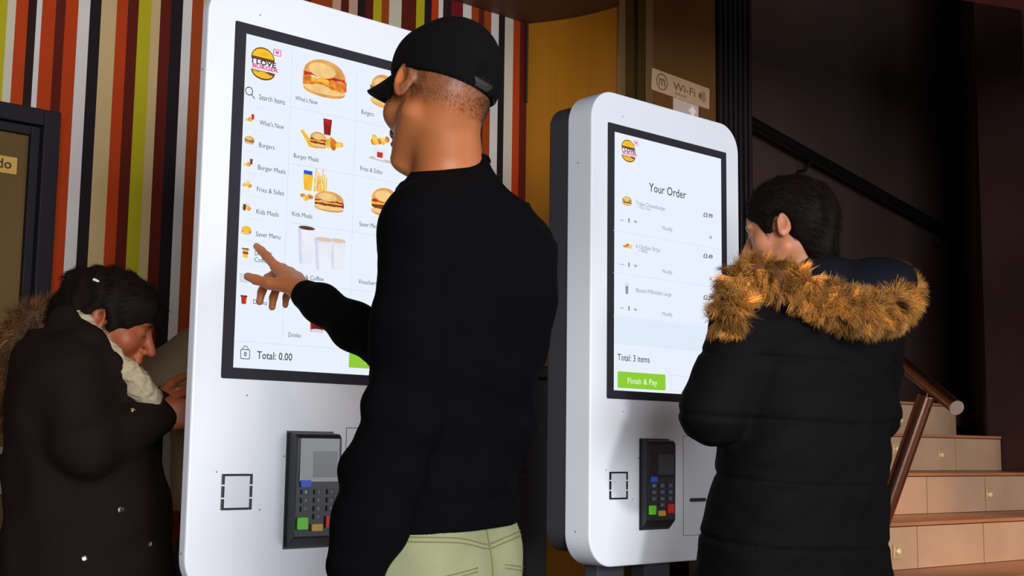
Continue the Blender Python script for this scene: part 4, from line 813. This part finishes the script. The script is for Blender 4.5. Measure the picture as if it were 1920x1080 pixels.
    mb = MB(); mb.tube([tuple(L(0, -.010, .150)-base), tuple(L(0, -.010, .157)-base)], [.008, .005], cm_, 14); mb.build('cap_button', cap_, smooth=True)
    # cropped hair stubble
    r_ = np.random.default_rng(4); N_ = 15000; th_ = r_.uniform(0, 6.283, N_); zz = r_.uniform(-.055, .035, N_); roots = []; dirs = []
    for a, z in zip(th_, zz):
        y = -math.cos(a); x = math.sin(a)
        if -math.cos(a) > -.15: continue
        if r_.random() > (z+.06)/.05: continue
        p_ = L(0, -.02, z); dr = nrm_(x*r+y*f)
        # find cranium surface along the ray by the two ellipsoids
        def inside(q_):
            e = (q_-Hc)/s; X_, Y_, Z_ = e@r, e@f, e@u
            return (X_/.075)**2+((Y_+.014)/.097)**2+((Z_-.043)/.084)**2 < 1 or (X_/.064)**2+((Y_+.045)/.058)**2+(Z_/.06)**2 < 1
        lo_, hi_ = 0., .15
        for _ in range(9):
            md = (lo_+hi_)/2
            if inside(p_+dr*md): lo_ = md
            else: hi_ = md
        roots.append(p_+dr*(lo_+.001)-base); dirs.append(dr*.5-u*.9)
    strands('hair', roots, dirs, .0045, .00017, mat('hair_brown_crop', srgb(58, 36, 24), .6), t, 2, .2, .1)
    return t, J
man, JM = make_man()
# ---------------------------------------------------------------- person in the long black coat with a fur-trimmed hood, at the right kiosk
def puffer(zs, w=.010, dep=.010, c=None, fv=None, puff=.004):
    def fn(X, Y, Z):
        sl = 0 if fv is None else ((X-c[0])*fv[0]+(Y-c[1])*fv[1])*.12
        d = 0
        for z in zs: d = d+dep*np.exp(-((Z+sl-z)/w)**2)
        return d
    return fn
def make_right():
    J = {}; J['Fr'] = frame(33); rv, fv = J['Fr'][:2]; c0 = at(1490, 1000, 3.08); base = np.array([c0[0], c0[1], 0]); D = 3.08
    t = thing('person', 'person in long black quilted coat with golden fur hood trim facing the right kiosk', 'person', tuple(base)); org = base
    zz = lambda x, y: at(x, y, D)
    st = [(np.array([*zz(1490, 1080)[:2], .42]), .265, .18), (zz(1488, 1080), .262, .175), (zz(1490, 1000), .252, .168), (zz(1504, 900), .238, .155), (zz(1512, 800), .230, .150), (zz(1516, 700), .226, .148), (zz(1522, 625), .212, .138), (zz(1524, 575), .17, .115), (zz(1520, 545), .10, .08)]
    J['trunk'] = [(c+up*.12*(i == 1), a*.72, b*.7) for i, (c, a, b) in enumerate(st) if i > 0]
    J['shL'] = at(1405, 612, 3.0); J['elL'] = at(1336, 770, 2.95); J['wrL'] = at(1440, 792, 3.18)
    J['shR'] = at(1622, 618, 3.2); J['elR'] = at(1630, 780, 3.28); J['wrR'] = at(1520, 770, 3.42)
    J['neck'] = at(1512, 525, 3.1); J['Hc'] = at(1474, 436, 3.09); J['HF'] = frame(66, 12, 3); J['hs'] = .93; J['nr'] = .048
    legs(J, base, .88); S = Sdf(.004); body(S, J)
    for sd in 'LR':
        W = J['wr'+sd]; dr = nrm_(W-J['el'+sd]); hand(S, W, dr, -up, (1 if sd == 'L' else -1)*np.cross(dr, up), ((20, 20, 10), (25, 25, 12), (28, 28, 14), (30, 30, 15)), ((.8, .5, .2), (.9, .3, .2), (.95, .2, .2)), .92)
    S.build('body', skin_m, t, face_paint(J['Hc'], J['HF'], J['hs'], srgb(196, 128, 92), srgb(40, 24, 18), srgb(170, 80, 70)), org=org)
    cm = mat('coat_black', (.0042, .0035, .0038), .8, bump=.35, scale=70, spec=.07, stretch=(1, 1, .6), bdist=.004)
    S = Sdf(.006); S.trunk(st, rv, fv, .04)
    nb = J['neck']; S.cone(nb-up*.1, J['shL'], .10, .082, .06); S.cone(nb-up*.1, J['shR'], .10, .082, .06)
    for sd in 'LR':
        a, b, c = J['sh'+sd], J['el'+sd], J['wr'+sd]; S.chain([a, a*.5+b*.5, b], [.084, .078, .074], .03); S.chain([b, b*.5+c*.5, c-(c-b)*.03], [.074, .066, .056], .03)
    n1 = noise3(31, 22, 12, (1, 1, 1.8)); n2 = noise3(32, 70, 10)
    seams = [at(1520, y, D)[2] for y in (668, 780, 893, 1008, 1120, 1235, 1350)]
    S.disp(puffer(seams, .006, .006, c0, -fv)); S.disp(lambda X, Y, Z: (.0045*n1(X, Y, Z)+.0012*n2(X, Y, Z)).astype(np.float32)); S.plane(base+up*.45, -up, .01)
    co = S.build('coat', cm, t, org=org); bv = bvh_of(co)
    # diagonal fold on the back of the coat
    jn = mat('trousers_black', (.012, .012, .014), .8)
    S = trousers(J, .007); S.trunk([(base+up*.74, .15, .11), (base+up*.90, .15, .11)], rv, fv, .03); S.build('trousers', jn, t, org=org)
    n0 = len(t.children); shoes(J, t, shoe_m)
    for o in t.children:
        if o.name.startswith('shoe'): o.location = tuple(-base)
    # hood lining and shell lying on the back
    nm_ = mat('hood_navy', (.0065, .007, .0105), .85, spec=.1, bump=.3, scale=60, bdist=.003)
    S = Sdf(.005)
    S.ell(at(1612, 535, 3.04), (.125, .085, .058), np.array([hr, hg, up]).T, .03); S.ell(at(1655, 520, 3.05), (.062, .06, .048), np.array([hr, hg, up]).T, .04); S.ell(at(1540, 520, 3.05), (.07, .07, .05), np.array([hr, hg, up]).T, .04); S.ell(at(1470, 545, 3.06), (.09, .07, .05), np.array([hr, hg, up]).T, .04)
    S.ell(J['neck']+up*.06, (.065, .07, .10), None, .02, -1)
    n1_ = noise3(33, 30, 10); S.disp(lambda X, Y, Z: (.004*n1_(X, Y, Z)).astype(np.float32)); S.build('hood', nm_, t, org=org)
    # fur trim
    fp = [at(*q) for q in ((1362, 612, 2.95), (1376, 570, 2.93), (1392, 525, 2.94), (1436, 515, 2.93), (1490, 535, 2.91), (1540, 560, 2.89), (1592, 582, 2.88), (1640, 586, 2.91), (1676, 572, 2.98), (1686, 550, 3.06), (1676, 538, 3.14))]
    fp = np.array(fp); Q_ = path_pts(fp, 60); rr = [.020+.009*math.sin(math.pi*min(1, k/50)) for k in range(60)]
    S = Sdf(.005); S.chain(list(Q_[::2]), [rr[k] for k in range(0, 60, 2)], .02); fb = S.build('fur_backing', mat('fur_base', srgb(92, 52, 20), .9), t, org=org)
    fur_along('fur_trim', Q_-base, .026, 42000, .046, fur_m, t, srgb(186, 130, 62), 41, 1.1, bias=(-.25*hg-.15*up), rad=.0007, clump=620, curl=1.0, cv=.3)
    # hair: dark, gathered low
    Hc, (r, f, u), s = J['Hc'], J['HF'], J['hs']; L = lambda x, y, z: Hc+s*(x*r+y*f+z*u); M = np.array([r, f, u]).T
    S = Sdf(.0035); S.ell(L(0, -.018, .048), (.088, .106, .092), M, .02); S.ell(L(0, -.075, -.03), (.060, .045, .085), M, .04); S.ell(L(0, -.06, .03), (.080, .065, .075), M, .03)
    S.ell(L(0, .125, -.02), (.085, .098, .082), M, .012, -1)
    for x in (-1, 1): S.ell(L(x*.095, .0, -.008), (.030, .034, .042), M, .012, -1); S.ell(L(x*.07, .03, -.075), (.04, .06, .05), M, .012, -1)
    n4 = noise3(35, 90, 12, (1, 1, .4)); S.disp(lambda X, Y, Z: (.0018*n4(X, Y, Z)).astype(np.float32)); hb = S.build('hair', hair_base, t, org=org); hair_cover(hb, t, L, base, r, f, u, 9000, 36, .032)
    S = Sdf(.004); S.ell(at(1545, 478, 3.06), (.014, .014, .008), None, .005); S.build('hair_tie', mat('hair_tie_pale', srgb(150, 110, 95), .6), t, org=org)
def hair_cover(hb, t, L, base, r, f, u, n, seed, ln, tint=(.018, .010, .007), back=True):
    me = hb.data; rg = np.random.default_rng(seed); P = np.zeros(len(me.vertices)*3, np.float32); me.vertices.foreach_get('co', P); P = P.reshape(-1, 3)
    Nv = np.zeros(len(P)*3, np.float32); me.vertices.foreach_get('normal', Nv); Nv = Nv.reshape(-1, 3); i = rg.integers(0, len(P), n)
    fl = -f*.8-u*.55; d = fl[None]-(Nv[i]@fl)[:, None]*Nv[i]; d = d+Nv[i]*.04+rg.normal(0, .07, (n, 3))
    o = strands('hair_strands', P[i]-Nv[i]*.001, d, ln*rg.uniform(.5, 1.1, n), .00045, hair_m, None, 4, .18, .15, None, seed); o.parent = hb
make_right()
# ---------------------------------------------------------------- woman at the left looking down at her hands
def make_left():
    J = {}; J['Fr'] = frame(-84); rv, fv = J['Fr'][:2]; D = 2.85; base = at(160, 950, D)*[1, 1, 0]
    t = thing('person', 'person in dark brown hooded coat looking down, pale scarf, dark hair tied back', 'person', tuple(base)); org = base
    st = [(np.array([*at(165, 1080, D)[:2], .40]), .225, .19), (at(165, 1080, D), .22, .186), (at(168, 950, D), .215, .175), (at(156, 850, D), .205, .158), (at(146, 780, D), .195, .145), (at(140, 710, D), .185, .132), (at(140, 660, D), .15, .115), (at(140, 628, D), .09, .09)]
    J['trunk'] = [(c+up*.10*(i == 1), a*.70, b*.68) for i, (c, a, b) in enumerate(st) if i > 0]
    J['shR'] = at(128, 700, 2.72); J['elR'] = at(160, 838, 2.66); J['wrR'] = at(292, 782, 2.82)
    J['shL'] = at(150, 700, 2.98); J['elL'] = at(180, 830, 3.04); J['wrL'] = at(290, 758, 2.96)
    J['neck'] = at(140, 650, D); J['Hc'] = at(206, 611, D); J['HF'] = frame(-84, 19, -3); J['hs'] = .94; J['nr'] = .05
    legs(J, base, .80); S = Sdf(.004); body(S, J)
    for sd, g in (('R', 1), ('L', -1)):
        W = J['wr'+sd]; dr = nrm_(fv*.9+up*.15-g*rv*.2); sidev = nrm_(up*.6-g*rv*.8); hand(S, W, dr, -g*rv, sidev, ((15, 35, 20), (30, 40, 20), (36, 42, 22), (40, 44, 22)), ((.8, .55, .3), (.9, .3, .3), (.95, .1, .3)), .95)
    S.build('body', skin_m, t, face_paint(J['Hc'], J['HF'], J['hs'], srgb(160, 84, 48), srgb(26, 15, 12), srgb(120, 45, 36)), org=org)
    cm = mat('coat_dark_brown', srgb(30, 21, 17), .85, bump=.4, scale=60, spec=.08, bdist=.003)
    S = Sdf(.006); S.trunk(st, rv, fv, .04); nb = J['neck']
    S.cone(nb-up*.08, J['shR'], .09, .078, .05); S.cone(nb-up*.08, J['shL'], .09, .078, .05)
    for sd in 'LR':
        a, b, c = J['sh'+sd], J['el'+sd], J['wr'+sd]; S.chain([a, b], [.076, .062], .03); S.chain([b, b*.5+c*.5, c], [.062, .054, .046], .02)
    # stand-up collar
    cn = [at(*q) for q in ((122, 612, 2.95), (126, 606, 2.80), (165, 640, 2.74), (210, 690, 2.75), (236, 740, 2.79))]; S.chain(cn, [.030, .032, .030, .028, .026], .02)
    S.ell(J['neck']+up*.06+fv*.05, (.065, .065, .07), None, .02, -1)
    n1 = noise3(51, 26, 12, (1, 1, 1.6)); S.disp(lambda X, Y, Z: (.005*n1(X, Y, Z)).astype(np.float32)); S.plane(base+up*.42, -up, .01)
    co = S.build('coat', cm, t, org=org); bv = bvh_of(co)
    S = trousers(J, .007); S.trunk([(base+up*.66, .14, .10), (base+up*.80, .14, .10)], rv, fv, .03); S.build('trousers', mat('trousers_black', (.012, .012, .014), .8), t, org=org); shoes(J, t, shoe_m)
    for o in t.children:
        if o.name.startswith('shoe'): o.location = tuple(-base)
    # scarf
    scm = mat('scarf_cream', srgb(176, 160, 128), .9, bump=.8, scale=90, var=.25, vscale=60, bdist=.003)
    S = Sdf(.0035); sp = [at(*q) for q in ((140, 582, 2.86), (150, 592, 2.79), (178, 626, 2.755), (208, 662, 2.755), (236, 694, 2.765), (262, 724, 2.78), (280, 748, 2.80))]; S.chain(sp, [.012, .016, .017, .018, .022, .027, .026], .01)
    sp2 = [at(*q) for q in ((140, 582, 2.86), (150, 590, 2.95), (200, 640, 2.98), (250, 700, 2.95), (285, 745, 2.88))]; S.chain(sp2, [.012, .018, .02, .022, .024], .01)
    n2 = noise3(52, 170, 12); S.disp(lambda X, Y, Z: (.0025*n2(X, Y, Z)).astype(np.float32)); S.build('scarf', scm, t, org=org)
    # snaps
    ch = mat('snap_metal', (.7, .68, .65), .2, 1)
    for x, y in ((226, 956), (158, 1047), (280, 1020), (248, 770)):
        v = ray(x, y); h = bv.ray_cast(Vector(O3-base), Vector(v))
        if h[0] is None: continue
        mb = MB(); p_ = np.array(h[0]); n_ = np.array(h[1]); n_ = n_ if n_@v < 0 else -n_; mb.tube([p_-n_*.002, p_+n_*.0025, p_+n_*.004], [.0065, .0065, .004], ch, 14); mb.build('snap_button', t)
    # fur-edged hood hanging behind the neck
    fp = np.array([at(*q) for q in ((138, 606, 2.98), (108, 598, 2.9), (72, 600, 2.86), (38, 632, 2.86), (16, 680, 2.9), (8, 740, 2.98), (20, 780, 3.08))]); Q_ = path_pts(fp, 50)
    S = Sdf(.006); S.chain(list(Q_[::3]), [.030]*len(Q_[::3]), .02); S.ell(at(80, 680, 2.96), (.09, .09, .10), None, .04); S.build('hood', mat('hood_brown', srgb(70, 46, 28), .9), t, org=org)
    fur_along('fur_trim', Q_-base, .026, 14000, .045, fur_m, t, srgb(104, 66, 34), 61, .3, rad=.0008, clump=900)
    # hair
    Hc, (r, f, u), s = J['Hc'], J['HF'], J['hs']; L = lambda x, y, z: Hc+s*(x*r+y*f+z*u); M = np.array([r, f, u]).T
    S = Sdf(.0035); S.ell(L(0, -.014, .043), (.086, .106, .088), M, .02); S.ell(L(0, .035, .058), (.074, .074, .054), M, .02); S.ell(L(0, -.075, .03), (.055, .050, .06), M, .04); S.ell(L(0, -.112, .075), (.026, .022, .024), M, .02); S.ell(L(.0, -.110, -.005), (.030, .030, .045), M, .03)
    S.ell(L(0, .13, -.045), (.105, .100, .085), M, .012, -1)
    for x in (-1, 1): S.ell(L(x*.10, -.008, -.02), (.034, .034, .042), M, .012, -1); S.ell(L(x*.07, .03, -.085), (.05, .07, .06), M, .012, -1)
    n4 = noise3(55, 90, 12, (1, 1, .4)); S.disp(lambda X, Y, Z: (.0018*n4(X, Y, Z)).astype(np.float32)); hb = S.build('hair', hair_base, t, org=org); hair_cover(hb, t, L, base, r, f, u, 9000, 56, .03)
    S = Sdf(.003); q = at(176, 524, 2.79); S.cone(q, q+.010*hr-.004*up, .004, .003, .003); S.build('hair_clip', mat('clip_white', (.75, .75, .75), .3), t, org=org)
make_left()
# ---------------------------------------------------------------- third customer mostly hidden behind the left kiosk
def make_hidden():
    J = {}; J['Fr'] = frame(20); rv, fv = J['Fr'][:2]; D = 3.45; base = at(455, 900, D)*[1, 1, 0]
    t = thing('person', 'person in beige jacket almost hidden behind the left kiosk, elbow showing', 'person', tuple(base)); org = base
    st = [(at(455, 960, D), .17, .12), (at(455, 820, D), .175, .12), (at(455, 720, D), .19, .12), (at(455, 670, D), .16, .10), (at(455, 645, D), .09, .08)]
    J['trunk'] = st; J['shL'] = at(385, 668, 3.40); J['elL'] = at(300, 708, 3.36); J['wrL'] = at(365, 740, 3.55); J['shR'] = at(525, 672, 3.5); J['elR'] = at(560, 800, 3.5); J['wrR'] = at(520, 780, 3.7)
    J['neck'] = at(455, 625, D); J['Hc'] = at(452, 545, D); J['HF'] = frame(20, 20, 0); legs(J, base, .82); S = Sdf(.005); body(S, J)
    for sd in 'LR':
        W = J['wr'+sd]; hand(S, W, nrm_(W-J['el'+sd]), -up, rv if sd == 'L' else -rv, ((20, 20, 10),)*4, ((.8, .5, .2), (.9, .3, .2), (.95, .2, .2)), .95)
    S.build('body', skin_m, t, face_paint(J['Hc'], J['HF'], 1, srgb(206, 138, 92), srgb(40, 24, 18), srgb(170, 80, 70)), org=org)
    jm = mat('jacket_beige', srgb(128, 104, 78), .85, bump=.4, scale=50, bdist=.003); S = Sdf(.006); S.trunk([(c, a*1.12, b*1.12) for c, a, b in st], rv, fv, .04)
    nb = J['neck']
    for sd in 'LR': a, b, c = J['sh'+sd], J['el'+sd], J['wr'+sd]; S.cone(nb-up*.07, a, .08, .075, .05); S.chain([a, b, c], [.082, .066, .045], .03)
    n1 = noise3(71, 30, 12); S.disp(lambda X, Y, Z: (.005*n1(X, Y, Z)).astype(np.float32)); S.build('jacket', jm, t, org=org)
    S = trousers(J, .007); S.trunk([(base+up*.74, .15, .11), (base+up*.88, .15, .11)], rv, fv, .03); S.build('trousers', mat('trousers_black', (.012, .012, .014), .8), t, org=org); shoes(J, t, shoe_m)
    for o in t.children:
        if o.name.startswith('shoe'): o.location = tuple(-base)
    Hc, (r, f, u), s = J['Hc'], J['HF'], 1; L = lambda x, y, z: Hc+s*(x*r+y*f+z*u); M = np.array([r, f, u]).T
    S = Sdf(.004); S.ell(L(0, -.016, .046), (.086, .106, .092), M, .02); S.ell(L(0, .125, -.02), (.085, .098, .082), M, .012, -1); hb = S.build('hair', hair_base, t, org=org)
make_hidden()
